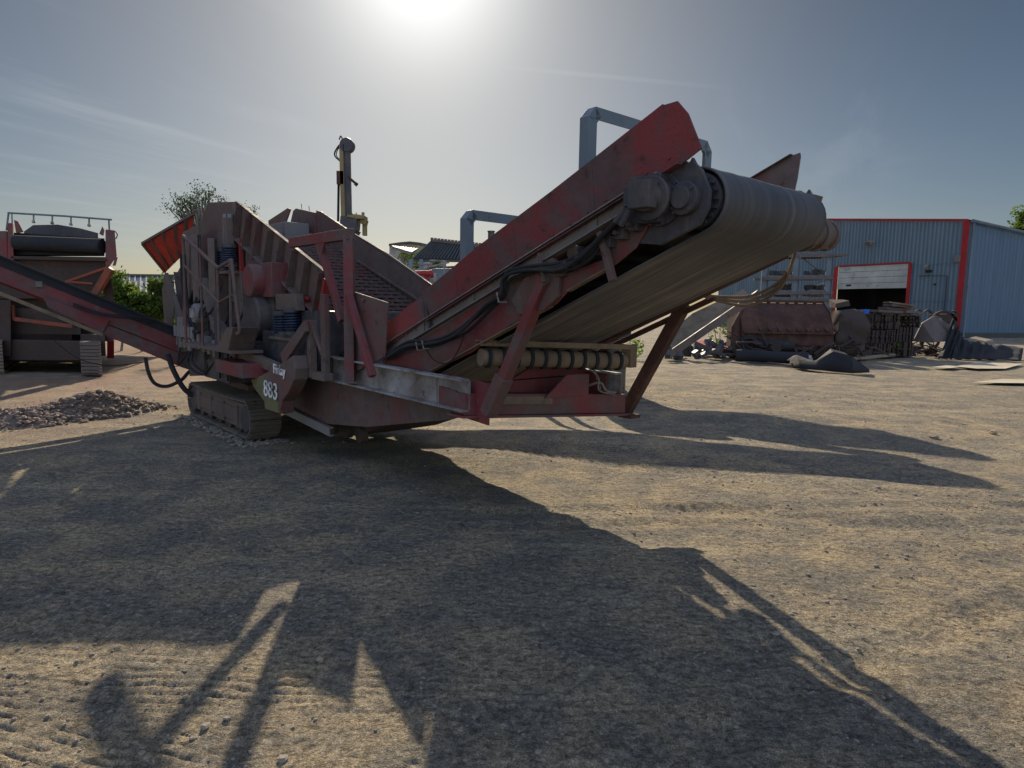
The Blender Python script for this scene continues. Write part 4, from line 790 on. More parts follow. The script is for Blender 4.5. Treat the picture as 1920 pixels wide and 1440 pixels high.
k = MB(); quad(k, [(-30, 576), (150, 582), (152, 640), (-30, 640)], 3.0, .2); quad(k, [(0, 562), (20, 562), (20, 668), (0, 668)], .3, -.1); quad(k, [(196, 520), (206, 512), (213, 545), (213, 640), (196, 640)], .25, .4); k.mbox(-1.9, .95, -.1, 3.5, .42, .95, F=lambda a, b, c_: Vector((cx + a - .62 * b, D2 + .3 + b, c_))); k.build('chassis_frame', rusty2, S2, bev=.01)
k = MB(); quad(k, [(-30, 636), (160, 640), (160, 676), (-30, 676)], .3, .0); k.mbox(-2.2, .8, .3, 3.0, .2, 1.8, F=lambda a, b, c_: Vector((cx + a - .62 * b, D2 + .3 + b, c_))); k.build('engine_housing', rusty2, S2, bev=.02)
for xx in (-1.32, 1.02):
    k = MB(); F2 = lambda a, b, c_: Vector((cx + a - .62 * b, D2 - .4 + b, c_))
    tot = 0
    for i in range(9): k.mbox(xx - .25, xx + .25, -.02 - .012 * (i % 2), .03, .06 + i * .082, .125 + i * .082, F=F2)
    for i in range(40):
        y = .05 + i * .1; k.mbox(xx - .25, xx + .25, y, y + .085, .0, .04, F=F2); k.mbox(xx - .25, xx + .25, y, y + .085, .76, .80, F=F2)
    for i in range(9): k.mbox(xx - .25, xx + .25, 4.02, 4.06, .06 + i * .082, .125 + i * .082, F=F2)
    k.mbox(xx - .18, xx + .18, .04, 4.0, .06, .74, F=F2)
    k.build('track', chainm if xx < 0 else brown, S2)
k = MB(); k.tube([Q(15, 399), Q(30, 400), Q(120, 405), Q(209, 412)], .022, 8); k.tube([Q(16, 400), Q(12, 432)], .02, 6); k.tube([Q(22, 400), Q(23, 420)], .014, 6); k.tube([Q(204, 412), Q(205, 432)], .018, 6); sp = k.build('spray_bar', bluegrey, S2)
for x in (63, 98, 133, 167):
    k = MB(); k.cyl(Q(x, 400 + (x - 20) * .066), Q(x, 411 + (x - 20) * .066), .018, 6); k.lathe(Q(x, 410 + (x - 20) * .066), -UP, [(0, .03), (.05, .045), (.07, .02)], 8); k.build('nozzle', whiteb, sp)
k = MB(); k.tube(smooth_path([Q(215, 433), Q(220, 440), Q(217, 448)], 4), .012, 6); k.tube(smooth_path([Q(90, 583), Q(105, 595), Q(125, 605)], 4), .02, 6); k.build('hydraulic_hose', rubber, S2)
k = MB(); quad(k, [(201, 635), (214, 640), (214, 672), (201, 672)], .3, 2.4); k.build('mudguard', redclean, S2)

# ------------------------------------------------------------------ rubble heap, loose stones
k = MB()
c0 = G(118, 782); ax = (G(250, 768) - G(-10, 800)).normalized()
for i in range(5200):
    t = rng.randn() * .5; w = rng.randn() * .30
    if abs(t) > 1.15 or abs(w) > .75: continue
    env = max(0, (1 - (t / 1.15) ** 2)) * math.exp(-(w / .42) ** 2) * .30 * (1 + .25 * math.sin(5 * t))
    x = c0.x + ax.x * t * 1.35 - ax.y * w; y = c0.y + ax.y * t * 1.35 + ax.x * w + .2
    r = .008 + .06 * rng.rand() ** 6
    pebble(k, x, y, gz(x, y) + env * (.55 + .45 * rng.rand() ** .5), r, .7)
hm = MB(); n = 30; vs = []
for i in range(n + 1):
    for j in range(n + 1):
        t = -1.2 + 2.4 * i / n; w = -.85 + 1.7 * j / n
        env = max(0, (1 - (t / 1.2) ** 2)) * math.exp(-(w / .42) ** 2) * .30 * (1 + .25 * math.sin(5 * t)) + .03 * noise.noise(Vector((t * 6, w * 6, 0)))
        x = c0.x + ax.x * t * 1.35 - ax.y * w; y = c0.y + ax.y * t * 1.35 + ax.x * w + .2; vs.append((x, y, gz(x, y) + env - .03))
k.add(vs, [(i * (n + 1) + j, (i + 1) * (n + 1) + j, (i + 1) * (n + 1) + j + 1, i * (n + 1) + j + 1) for i in range(n) for j in range(n)])
o = k.build('rubble_heap', stoneR); tag(o, 'low heap of broken brick and stone on the ground at the left', 'rubble', kind='stuff')
for (x, y, r, lab) in ((600, 1237, .028, 'flat pale stone lying in the sunlit strip below the big shadow'), (385, 1362, .024, 'grey stone between the two forked shadows at the bottom left'), (1455, 1188, .022, 'dark round stone on the edge of the long diagonal shadow'),
                       (1582, 1221, .026, 'brown stone on the thin diagonal shadow line'), (1642, 1058, .022, 'dark stone alone in the sunlit ground at the right'), (530, 1425, .024, 'grey stone near the bottom edge beside the right forked shadow'), (1862, 810, .08, 'pale stone block on the sunlit ground at the far right'), (1752, 815, .07, 'flat pale stone at the tip of the right-hand shadow')):
    p = G(x, y); k = MB(); pebble(k, p.x, p.y, p.z + r * .25 + gz(p.x, p.y), r, .55); o = k.build('stone', wood if 'pale' in lab else stoneA, bev=.002); tag(o, lab, 'stone')

# ------------------------------------------------------------------ warehouse
C0 = G(1797, 634); C0.z = -.1; z0 = C0.y
dA = Vector((-.448, .894, 0)); dB = Vector((.894, .448, 0))
WH = thing('warehouse', C0, 0, 'blue-grey corrugated warehouse with red trim and a half-open white door', 'warehouse')
def corr(mb, a, d, L_, hf, pitch=.32, amp=.045, out_=None, holes=(), lo_=None):
    nrm_ = out_; n = int(L_ / pitch)
    for i in range(n):
        s0 = i * pitch
        for (sa, sb, oa, ob) in ((0, .35, amp, amp), (.35, .5, amp, 0), (.5, .85, 0, 0), (.85, 1.0, 0, amp)):
            x0 = s0 + sa * pitch; x1 = s0 + sb * pitch; xm = (x0 + x1) / 2
            segs = [(0, None)]
            for (h0_, h1_, za, zb) in holes:
                if h0_ <= xm <= h1_: segs = [(zb, None)]
            for (zb_, _) in segs:
                p0 = a + d * x0 + nrm_ * oa; p1 = a + d * x1 + nrm_ * ob
                mb.add([p0 + UP * zb_, p1 + UP * zb_, p1 + UP * hf(x1), p0 + UP * hf(x0)], [(0, 1, 2, 3)])
LA, LB = 26.0, 30.0
def proj_s(x, dirn):   # distance along the wall where the sight line at pixel column x meets it
    r = P(x, 560, 10) - Vector((0, 0, H)); r.z = 0; r.normalize()
    det = dirn.x * (-r.y) + r.x * dirn.y; s_ = (-C0.x * (-r.y) + -r.x * C0.y * 1.0); 
    # solve C0 + s*d = t*r
    a11, a12, a21, a22 = dirn.x, -r.x, dirn.y, -r.y; D_t = a11 * a22 - a12 * a21
    return ((-C0.x) * a22 - a12 * (-C0.y)) / D_t
def hgt(x, y, dirn):
    s_ = proj_s(x, dirn); q = C0 + dirn * s_; return P(x, y, q.y).z - C0.z
sd0, sd1 = proj_s(1700, dA), proj_s(1569, dA); hd = hgt(1635, 497, dA); hp_ = hgt(1635, 541, dA)
hA0 = hgt(1797, 415, dA); hA1 = hgt(1565, 413, dA); sA1 = proj_s(1565, dA)
hB1 = hgt(1918, 440, dB); sB1 = proj_s(1918, dB)
hfA = lambda s_: hA0 + (hA1 - hA0) * s_ / sA1 if s_ < 16 else hA0 + (hA1 - hA0) * 16 / sA1 - (s_ - 16) * .09
hfB = lambda s_: hA0 + (hB1 - hA0) * s_ / sB1 * 1.0
nA = Vector((-.894, -.448, 0)); nB = Vector((.448, -.894, 0))
k = MB(); corr(k, C0, dA, LA, hfA, out_=nA, holes=[(sd0 - .1, sd1 + .1, 0, hd)]); k.build('front_wall', cladA, WH)
k = MB(); corr(k, C0 + dB * .05, dB, LB, hfB, pitch=.5, amp=.02, out_=nB, lo_=.6); k.build('side_wall', cladB, WH)
k = MB(); q0 = C0 + nB * .04; k.prism([q0 + dB * .3, q0 + dB * LB, q0 + dB * LB + UP * .5, q0 + dB * .3 + UP * .5], nB * .06); k.build('plinth', darkroof, WH)
k = MB()
for i in range(10):
    a, b = C0 + dA * (i * LA / 10), C0 + dA * ((i + 1) * LA / 10); ha, hb = hfA(i * LA / 10), hfA((i + 1) * LA / 10)
    k.add([a + UP * (ha + .12), a + dB * LB + UP * (ha - 3 + .1), b + dB * LB + UP * (hb - 3 + .1), b + UP * (hb + .12)], [(0, 1, 2, 3)])
k.build('roof', darkroof, WH)
k = MB(); e0 = C0 + nA * .07 - dA * .1
k.prism([e0, e0 + dA * .45, e0 + dA * .45 + UP * (hA0 - .02), e0 + UP * (hA0 - .02)], nA * .06)
for i in range(8):
    s0_, s1_ = i * LA / 8, (i + 1) * LA / 8; a, b = C0 + dA * s0_ + nA * .135, C0 + dA * s1_ + nA * .135
    k.prism([a + UP * (hfA(s0_) - .02), b + UP * (hfA(s1_) - .02), b + UP * (hfA(s1_) + .15), a + UP * (hfA(s0_) + .15)], nA * .05)
k.build('red_trim', trimred, WH)
k = MB()
for hz_ in (2.9, 5.8):
    k.prism([C0 + nA * .1 + dA * .6 + UP * hz_, C0 + nA * .1 + dA * (sd0 - .4) + UP * hz_, C0 + nA * .1 + dA * (sd0 - .4) + UP * (hz_ + .035), C0 + nA * .1 + dA * .6 + UP * (hz_ + .035)], nA * .012)
k.build('fixing_rail', cladB, WH)
k = MB(); k.tube([C0 + nA * .13 + dA * 1.2 + UP * .3, C0 + nA * .13 + dA * 1.2 + UP * 4.9, C0 + nA * .13 + dA * 3.4 + UP * 4.95], .03, 5); k.build('cable', rubber, WH)
k = MB(); k.tube([C0 + nB * .25 + UP * hfB(0), C0 + nB * .25 + dB * LB + UP * hfB(LB)], .13, 8); k.tube([C0 + nB * .2 + dB * .25 + UP * .2, C0 + nB * .2 + dB * .25 + UP * (hA0 - .1)], .09, 8); k.build('gutter', bluegrey, WH)
# door: frame, panel, opening
dr = MB(); a = C0 + dA * sd0; b = C0 + dA * sd1
for (p, q) in ((a - dA * .28, a), (b, b + dA * .38)): dr.prism([p + nA * .08, q + nA * .08, q + nA * .08 + UP * (hd + .02), p + nA * .08 + UP * (hd + .02)], nA * .07)
dr.prism([a + nA * .08 + UP * hd, b + nA * .08 + UP * hd, b + nA * .08 + UP * (hd + .12), a + nA * .08 + UP * (hd + .12)], nA * .07); do = dr.build('door_frame', trimred, WH)
dr = MB(); N = 4
for i in range(N):
    h0 = hp_ + (hd - hp_) * i / N; h1 = hp_ + (hd - hp_) * (i + 1) / N - .025
    dr.prism([a + UP * h0, b + UP * h0, b + UP * h1, a + UP * h1], nA * .05)
dr.build('door_panel', doorw, do)
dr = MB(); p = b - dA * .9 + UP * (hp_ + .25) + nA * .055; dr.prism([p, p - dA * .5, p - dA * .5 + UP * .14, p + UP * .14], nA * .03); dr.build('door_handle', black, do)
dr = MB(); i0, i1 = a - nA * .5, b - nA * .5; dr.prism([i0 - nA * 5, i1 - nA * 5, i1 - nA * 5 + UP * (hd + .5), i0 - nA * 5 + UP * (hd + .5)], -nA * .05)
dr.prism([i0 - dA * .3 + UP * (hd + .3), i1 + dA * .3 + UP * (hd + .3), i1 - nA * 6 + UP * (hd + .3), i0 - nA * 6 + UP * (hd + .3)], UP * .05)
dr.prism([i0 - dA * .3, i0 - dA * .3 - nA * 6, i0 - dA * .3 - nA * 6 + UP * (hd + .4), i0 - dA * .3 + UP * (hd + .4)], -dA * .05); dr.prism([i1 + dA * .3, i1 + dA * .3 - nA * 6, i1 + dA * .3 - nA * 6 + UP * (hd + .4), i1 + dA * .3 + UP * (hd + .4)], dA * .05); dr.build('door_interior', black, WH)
def onA(x, y): return C0 + dA * proj_s(x, dA) + UP * hgt(x, y, dA) + nA * .06
k = MB(); p = onA(1632, 453); k.bar(p, p + nA * .6, .08); k.lathe(p + nA * .55, nA * .6 - UP * .8, [(0, .1), (.12, .26), (.3, .3)], 12); k.build('wall_lamp', whiteb, WH)
k = MB(); p = onA(1737, 498); k.bar(p, p + nA * .35, .12); k.bar(p + nA * .3, p + nA * .5 - UP * .18, .22, .16); k.build('wall_lamp', whiteb, WH)
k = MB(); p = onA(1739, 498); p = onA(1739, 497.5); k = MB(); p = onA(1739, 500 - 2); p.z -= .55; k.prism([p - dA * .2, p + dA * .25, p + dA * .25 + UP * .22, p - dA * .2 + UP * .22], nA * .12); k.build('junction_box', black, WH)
k = MB(); p = onA(1789, 484); k.prism([p - dA * .28 + nA * .08 - UP * .28, p + dA * .2 + nA * .08 - UP * .28, p + dA * .2 + nA * .08 + UP * .22, p - dA * .28 + nA * .08 + UP * .22], nA * .02); k.build('small_wall_sign', greyb, WH)
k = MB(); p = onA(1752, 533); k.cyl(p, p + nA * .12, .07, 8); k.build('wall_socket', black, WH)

# ------------------------------------------------------------------ steel rack with stock
RD = 33.0
rk = thing('storage_rack', (P(1495, 560, RD).x, RD, 0), 0, 'tall grey steel storage rack loaded with scrap in front of the blue warehouse', 'rack')
def RP(x, y, d=0): return P(x, y, RD + d)
k = MB()
for x, dd in ((1436, 0), (1494, -.2), (1556, -.4)):
    for b_ in (0, 1.1):
        t = RP(x, 478, dd + b_); g0 = Vector((t.x, t.y, -.1)); k.chan(g0, t, .34, .1, .02, Vector((1, 0, 0)), Vector((0, -1, 0)))
k.build('upright', bluegrey, rk)
k = MB()
for y in (479, 521, 549, 562):
    a, b = RP(1430 if y != 479 else 1470, y + 1, -.12), RP(1562, y, -.5); k.bar(a, b, .1, .14); k.bar(a + Vector((0, 1.2, 0)), b + Vector((0, 1.2, 0)), .1, .14)
    if y == 479: k.prism([a, b + Vector((.7, 0, 0)), b + Vector((.7, 1.4, 0)), a + Vector((0, 1.4, 0))], (0, 0, .08))
k.build('shelf_beam', brown, rk)
k = MB(); k.tube([RP(1505, 484, .5), RP(1553, 522, .5)], .03, 5); k.tube([RP(1553, 528, .5), RP(1510, 545, .5)], .03, 5); k.build('cross_brace', bluegrey, rk)
i = 0
for (x0, x1, yb, hh_, mt) in ((1507, 1545, 520, .38, darkst), (1440, 1485, 520, .3, darkst), (1445, 1484, 548, .4, rusty2), (1503, 1545, 548, .35, rusty2), (1503, 1542, 561, .34, brown), (1442, 1485, 561, .3, rusty2)):
    a = RP(x0, yb, .1); b = RP(x1, yb, .1); k = MB()
    for j in range(9):
        t = rng.rand(); w = .25 + .3 * rng.rand(); h_ = hh_ * (.4 + .7 * rng.rand()); c_ = a.lerp(b, t * .85 + .05); k.bar(c_ + UP * (.08 + h_ / 2), c_ + Vector((.25 + .6 * rng.rand(), .5 + .3 * rng.rand(), h_ / 2 + .08 + .05 * rng.rand())), w * .5, h_ * .6)
    o = k.build('scrap_bundle', mt, bev=.01); z = ['dark', 'black', 'rusty', 'brown', 'dusty', 'reddish'][i]
    tag(o, ['dark steel scrap on the upper right shelf of the rack', 'dark steel scrap on the upper left shelf of the rack', 'rusty parts on the middle left shelf of the rack', 'rusty parts on the middle right shelf of the rack', 'brown parts on the lowest right shelf of the rack', 'rusty parts on the lowest left shelf of the rack'][i], 'scrap', 'scrap parts stored on the rack'); i += 1

# ------------------------------------------------------------------ scrap iron in front of the rack
def prof_obj(mb, px_, dpt, thick):   # outline in pixels at distance dpt given real depth
    mb.prism([P(x, y, dpt) for x, y in px_], (0, thick, 0)); return mb
D = 25.5
bk = thing('rusty_loader_bucket', (P(1460, 660, D).x, D + .6, 0), 0, 'large rust-brown loader bucket with slanting ribs below the storage rack', 'bucket')
k = MB()
# curved shell: back profile swept along x
pr = [(0.0, 0.0), (-.2, .55), (-.12, 1.15), (.25, 1.75), (.8, 2.12), (1.5, 2.22), (1.5, 2.15), (.85, 2.04), (.35, 1.68), (.02, 1.12), (-.06, .55), (.12, .06), (1.6, .06), (1.6, 0)]
xa, xb = P(1392, 600, D).x, P(1560, 600, D).x
k.prism([Vector((xa, D + y, z)) for y, z in pr], (xb - xa, 0, 0)); k.build('shell', rusty, bk, bev=.01)
k = MB()
for x in (xa - .04, xb): k.prism([Vector((x, D + y, z)) for y, z in ((0, 0), (-.22, .6), (-.1, 1.2), (.25, 1.8), (.8, 2.16), (1.5, 2.25), (1.7, 1.2), (1.6, 0))], (.04, 0, 0))
k.prism([P(1368, 672, D - .2), P(1372, 612, D - .2), P(1395, 570, D + .3), P(1398, 575, D + .3), P(1400, 675, D - .2)], (0, .06, 0))
k.build('side_cheek', rusty, bk, bev=.01)
k = MB()
for j in range(9):
    x = xa + .12 + j * (xb - xa - .1) / 9.2
    k.prism([Vector((x, D + .85, 2.12)), Vector((x + .10, D + .85, 2.12)), Vector((x + .62, D - .16, 1.02)), Vector((x + .50, D - .16, 1.02))], (0, -.06, .06))
k.bar(Vector((xa, D - .22, 1.0)), Vector((xb, D - .22, 1.0)), .1, .08); k.bar(Vector((xa, D + .8, 2.2)), Vector((xb, D + .8, 2.2)), .14, .1); k.build('rib', rusty, bk, bev=.01)
k = MB(); cD = 26.2; pc = P(1588, 640, cD)
prf = [(0, .1), (.0, 1.0), (.12, 1.12), (.9, 1.2), (1.5, 1.02), (1.62, .85), (1.7, .1)]
k.lathe(Vector((P(1560, 640, cD).x, cD + .2, .92)), (1, -.15, 0), [(0, .2), (.0, .95), (.15, 1.0), (.6, 1.0), (.95, .82), (1.15, .6), (1.2, .1)], 40); k.mbox(0, .5, 0, .6, 2.1, 2.3, F=lambda a, b, c_: Vector((P(1566, 640, cD).x + a, cD + b, c_)))
for v_ in k.v: v_ += Vector((noise.noise(v_ * 1.6), noise.noise(v_ * 1.6 + Vector((9, 0, 0))), noise.noise(v_ * 1.6 + Vector((0, 9, 0))))) * .3
o = k.build('rusty_tank', rusty2); tag(o, 'battered rounded rusty steel drum between the loader bucket and the piled track chains', 'drum')
# rolled crawler chains stacked in two layers
def chain_stack(x0, x1, y0, y1, d, label, mt, depth=1.0, skew=0):
    a = P(x0, y1, d); b = P(x1, y1, d); z0_ = max(0, a.z) if y1 < 650 else 0; z1_ = P(x0, y0, d).z; wdt = b.x - a.x
    k = MB(); n = max(6, int(wdt / .10)); rows = 2
    for r_ in range(rows):
        h0 = z0_ + (z1_ - z0_) * r_ / rows; h1 = z0_ + (z1_ - z0_) * (r_ + 1) / rows
        for i_ in range(n):
            x = a.x + wdt * (i_ + .1) / n + .02 * rng.randn(); j = .05 * rng.randn(); t = .055 + .02 * rng.rand()
            k.prism([Vector((x, d + j, h0 + .02)), Vector((x + t, d + j + skew, h0 + .02)), Vector((x + t, d + j + skew, h1 - .02 + .02 * rng.randn())), Vector((x, d + j, h1 - .02))], (0, depth * .9, 0))
            if i_ % 2 == 0: k.cyl(Vector((x, d + j - .04, (h0 + h1) / 2)), Vector((x, d + j + .1, (h0 + h1) / 2)), .05, 8)
    k.mbox(a.x, b.x, d + .12, d + depth * .8, z0_, z1_ - .06, F=lambda q, w, e: Vector((q, w, e)))
    o = k.build('rolled_track_chain', mt); tag(o, label, 'track chain', 'rolled crawler chains piled by the warehouse'); return z1_
D = 28.0
zt = chain_stack(1622, 1672, 618, 664, D - .3, 'bottom left roll of rusty crawler chain in the pile with a weed before it', rusty2)
chain_stack(1672, 1712, 612, 662, D, 'bottom right roll of rusty crawler chain in the pile', rusty2)
chain_stack(1634, 1684, 588, 617, D, 'upper left roll of rusty crawler chain in the pile', rusty2, 1.2)
chain_stack(1684, 1728, 590, 614, D + .2, 'upper right roll of rusty crawler chain in the pile', rusty2, 1.2, .1)
def plank(p, q, w, t, name, mt, label, cat, group=None, bev=.004):
    k = MB(); k.bar(p, q, w, t); o = k.build(name, mt, bev=bev); return tag(o, label, cat, group)
k = MB()
for (x0, x1, y, d_) in ((1640, 1700, 583, 0), (1655, 1690, 578, .2), (1664, 1706, 572, .1), (1690, 1722, 584, .1), (1646, 1700, 588, .2)): k.bar(P(x0, y, D + d_), P(x1, y + 3, D + d_ + .3), .5, .11)
o = k.build('flat_scrap_plates', brown, bev=.01); tag(o, 'loose flat plates lying on top of the piled track chains', 'scrap plates')
plank(P(1663, 567, D + .1), P(1708, 573, D + .2), .5, .06, 'yellow_board', tan, 'short yellowish board on the very top of the track chain pile', 'board')
# digger bucket with lugs
eb = thing('digger_bucket', (P(1765, 640, 29.5).x, 29.8, 0), 0, 'wedge-shaped digger bucket with curved lugs standing beside the track chain pile', 'bucket')
k = MB(); dd = 29.0
k.prism([P(1729, 606, dd), P(1749, 594, dd), P(1789, 639, dd - .8), P(1752, 642, dd - .8)], (0, .08, 0)); k.prism([P(1749, 594, dd), P(1768, 588, dd + 1.2), P(1792, 610, dd + 1.2), P(1789, 639, dd - .8)], (0, .06, .0)); k.prism([P(1729, 606, dd), P(1712, 640, dd), P(1752, 643, dd - .8)], (0, .06, 0)); k.build('bucket_shell', brown, eb, bev=.01)
k = MB()
def arc(c_, r0, r1, a0, a1, d_, t, n=10):
    pts = [P(c_[0] + r0 * math.cos(a0 + (a1 - a0) * i / n), c_[1] - r0 * math.sin(a0 + (a1 - a0) * i / n), d_) for i in range(n + 1)] + [P(c_[0] + r1 * math.cos(a1 + (a0 - a1) * i / n), c_[1] - r1 * math.sin(a1 + (a0 - a1) * i / n), d_) for i in range(n + 1)]
    k.prism(pts, (0, t, 0))
arc((1771, 608), 26, 21, .25, 2.6, dd + .5, .12); arc((1791, 588), 6, 3, -2.0, 2.2, dd + .4, .14); arc((1741, 588), 8, 5, -.6, 2.7, dd + .3, .12); arc((1724, 588), 8, 5, .0, 2.7, dd + .3, .12)
k.prism([P(1754, 590, dd + .5), P(1794, 588, dd + .5), P(1796, 604, dd + .5), P(1762, 604, dd + .5)], (0, .3, 0)); k.build('lug', rusty2, eb, bev=.008)
k = MB(); k.prism([P(1755, 600, dd + .1), P(1766, 597, dd + .1), P(1768, 606, dd + .1), P(1762, 606, dd + .1)], (0, .1, 0)); k.prism([P(1768, 611, dd), P(1790, 613, dd), P(1789, 634, dd), P(1774, 618, dd)], (0, .1, 0)); k.build('ear_plate', greyb, eb, bev=.006)
# black sheet slumping over the end
k = MB(); n1_, n2_ = 22, 8; vs = []
top = [(1788, 597), (1795, 604), (1799, 620), (1806, 636), (1822, 640), (1845, 642), (1870, 646), (1918, 652)]
NC = 40
for i_ in range(NC):
    f_ = i_ / (NC - 1) * (len(top) - 1); a_ = min(int(f_), len(top) - 2); w_ = f_ - a_; x = top[a_][0] * (1 - w_) + top[a_ + 1][0] * w_; y = top[a_][1] * (1 - w_) + top[a_ + 1][1] * w_
    for j in range(n2_):
        t = j / (n2_ - 1); q = P(x, y, 28.6 - 1.5 * t); fold = .14 * math.sin(i_ * 1.25 + 2.2 * t + 2 * noise.noise(Vector((i_ * .2, t, 0))))
        vs.append(Vector((q.x - .5 * t * max(0, 1 - f_ / 4) + fold * .6, q.y + fold, max(.02 + .03 * rng.rand(), q.z * (1 - t) ** 1.3 + .10 * noise.noise(Vector((i_ * .45, t * 3, 1)))))))
k.add(vs, [(i_ * n2_ + j, i_ * n2_ + j + 1, (i_ + 1) * n2_ + j + 1, (i_ + 1) * n2_ + j) for i_ in range(NC - 1) for j in range(n2_ - 1)], True)
o = k.build('black_rubber_sheet', rubber); o.modifiers.new('t', 'SOLIDIFY').thickness = .04; tag(o, 'black rubber sheet slumped from the digger bucket down onto the ground', 'rubber sheet')
k = MB(); k.prism([P(1820, 636, 31), P(1832, 633, 31.5), P(1864, 640, 31), P(1850, 642, 30.5)], (0, .1, .06)); o = k.build('broken_board', wood); tag(o, 'broken pale board behind the black rubber sheet', 'board')
k = MB(); k.prism([P(1617, 580, 30), P(1632, 580, 30), P(1628, 590, 30), P(1622, 588, 30)], (0, .4, 0)); o = k.build('blue_tarpaulin', bluesheet); tag(o, 'scrap of bright blue tarpaulin beside the track chain pile', 'tarpaulin')

# rubber rolls, pipes and boards on the ground
def roll(x0, y0, x1, y1, r, name, mt, label, cat, hollow=True, lift=None):
    a = G(x0, y0); b = G(x1, y1); a.z = b.z = r if lift is None else lift
    k = MB(); dd_ = (b - a).normalized(); L_ = (b - a).length
    if hollow: k.lathe(a, dd_, [(0.12, r * .6), (0, r * .62), (0, r), (.3, r * 1.02), (L_ * .5, r * .97), (L_, r), (L_, r * .62), (L_ - .12, r * .6)], 20)
    else: k.tube([a, a.lerp(b, .5) + Vector((0, 0, r * .1)), b], r, 12)
    for v_ in k.v: v_ += Vector((0, 0, .03 * noise.noise(v_ * 1.7)))
    o = k.build(name, mt); return tag(o, label, cat, 'rolled rubber belts lying in the yard')
roll(1380, 677, 1515, 683, .21, 'rubber_roll', rubber, 'lowest and longest roll of old black rubber belt in the heap', 'belt roll')
roll(1385, 672, 1486, 675, .20, 'rubber_roll', greyb if False else rubber, 'hollow-ended roll of rubber belt lying on the longest roll', 'belt roll', lift=.52)
roll(1392, 668, 1455, 668, .15, 'rubber_roll', concrete, 'short pale grey roll on top of the rubber rolls', 'belt roll', lift=.85)
roll(1530, 672, 1594, 669, .13, 'pipe', brown, 'short brown pipe lying right of the rubber rolls', 'pipe')
plank(G(1485, 690) + UP * .15, G(1600, 676) + UP * .1, .2, .06, 'plank', wood, 'grey plank lying under the black rubber flap', 'plank')
plank(G(1600, 676) + UP * .08, G(1675, 669) + UP * .08, .18, .1, 'plank', wood, 'long brown plank lying before the weed', 'plank')
plank(G(1440, 682) + UP * .04, G(1490, 688) + UP * .04, .12, .05, 'plank', brown, 'thin brown plank in front of the rubber rolls', 'plank')
k = MB(); vs = []; n = 16
ptsN = [(1484, 690), (1500, 694), (1528, 697), (1560, 699), (1598, 703), (1628, 701)]
hts_ = [.18, .42, .30, .62, .50, .06]
for i_ in range(6):
    a = G(*ptsN[i_]); dep = .9 + .3 * math.sin(i_ * 2)
    for j in range(7): t = j / 6; q = a + Vector((.25 * t + .05 * rng.rand(), dep * t, 0)); q.z = .02 + hts_[i_] * math.sin(min(1, t * 1.25) * 1.9) ** .8 * (1 - .25 * t) * (.7 + .6 * rng.rand()) + .05 * rng.rand(); vs.append(q)
k.add(vs, [(i_ * 7 + j, i_ * 7 + j + 1, (i_ + 1) * 7 + j + 1, (i_ + 1) * 7 + j) for i_ in range(5) for j in range(6)], True)
o = k.build('rubber_flap', rubber); o.modifiers.new('t', 'SOLIDIFY').thickness = .03; o.modifiers['t'].thickness = .035; tag(o, 'curled black rubber flap at the right end of the rubber rolls', 'rubber sheet')
k = MB(); k.prism([G(1482, 686) + UP * .05, G(1530, 692) + UP * .02, G(1520, 680) + UP * .25, G(1495, 678) + UP * .3], (0, 0, .02)); o = k.build('grey_sheet', concrete); tag(o, 'crumpled grey sheet between the rubber rolls and the curled flap', 'sheet')
lab = ['pale board leaning at the back of the rubber rolls', 'beige board lying behind the rubber rolls', 'white plastic scrap behind the brown pipe', 'brown carton behind the short brown pipe', 'pale scrap board right of the brown pipe', 'grey flat crate behind the short pale roll']
for i_, (x0, y0, x1, y1, h_, mt) in enumerate(((1448, 668, 1490, 662, .55, concrete), (1487, 664, 1506, 660, .4, card), (1505, 664, 1550, 662, .3, whiteb), (1495, 668, 1548, 667, .35, wood), (1592, 672, 1628, 672, .08, card), (1382, 662, 1405, 662, .6, wood))):
    a = G(x0, y0 + 2); b = G(x1, y1 + 2); k = MB(); k.prism([a, b, b + UP * h_ * .8 + Vector((.1, .5, 0)), a + UP * h_ + Vector((.1, .5, 0))], (0, .08, .05)); o = k.build(['board', 'board', 'plastic_scrap', 'carton', 'board', 'crate'][i_], mt, bev=.01); tag(o, lab[i_], ['board', 'board', 'plastic scrap', 'carton', 'board', 'crate'][i_])
k = MB(); q_ = [G(1296, 668), G(1372, 668)]; a, b = q_; k.prism([P(1296, 643, 27.5), P(1318, 640, 28.2), P(1376, 655, 26.6), P(1352, 657, 26.2)], (0, 0, .05)); o = k.build('red_sheet', trimred); tag(o, 'bright red metal sheet lying in the scrap under the raised conveyor', 'metal sheet')
k = MB()
for i_ in range(40):
    x = 1250 + 150 * rng.rand(); y = 655 + 15 * rng.rand(); p = G(x, y + 6); r = .15 + .3 * rng.rand(); k.bar(p + UP * r * .3, p + Vector((rng.randn() * .6, rng.randn() * .3, .15 + .5 * rng.rand())), .12 + .2 * rng.rand(), .06 + .15 * rng.rand())
o = k.build('dark_scrap', darkst); tag(o, 'jumble of dark scrap on the ground between conveyor and rubber rolls', 'scrap', kind='stuff')
for (x, lab_) in ((1390, 'left of two old tyres before the loader bucket'), (1440, 'right of two old tyres before the loader bucket')):
    p = G(x + 10, 672); p.z = .45; k = MB(); k.lathe(p, (.3, -1, .1), [(0, .2), (0, .3), (.02, .42), (.08, .46), (.22, .46), (.28, .42), (.3, .3), (.3, .2)], 22); o = k.build('old_tyre', rubber); tag(o, lab_, 'tyre')
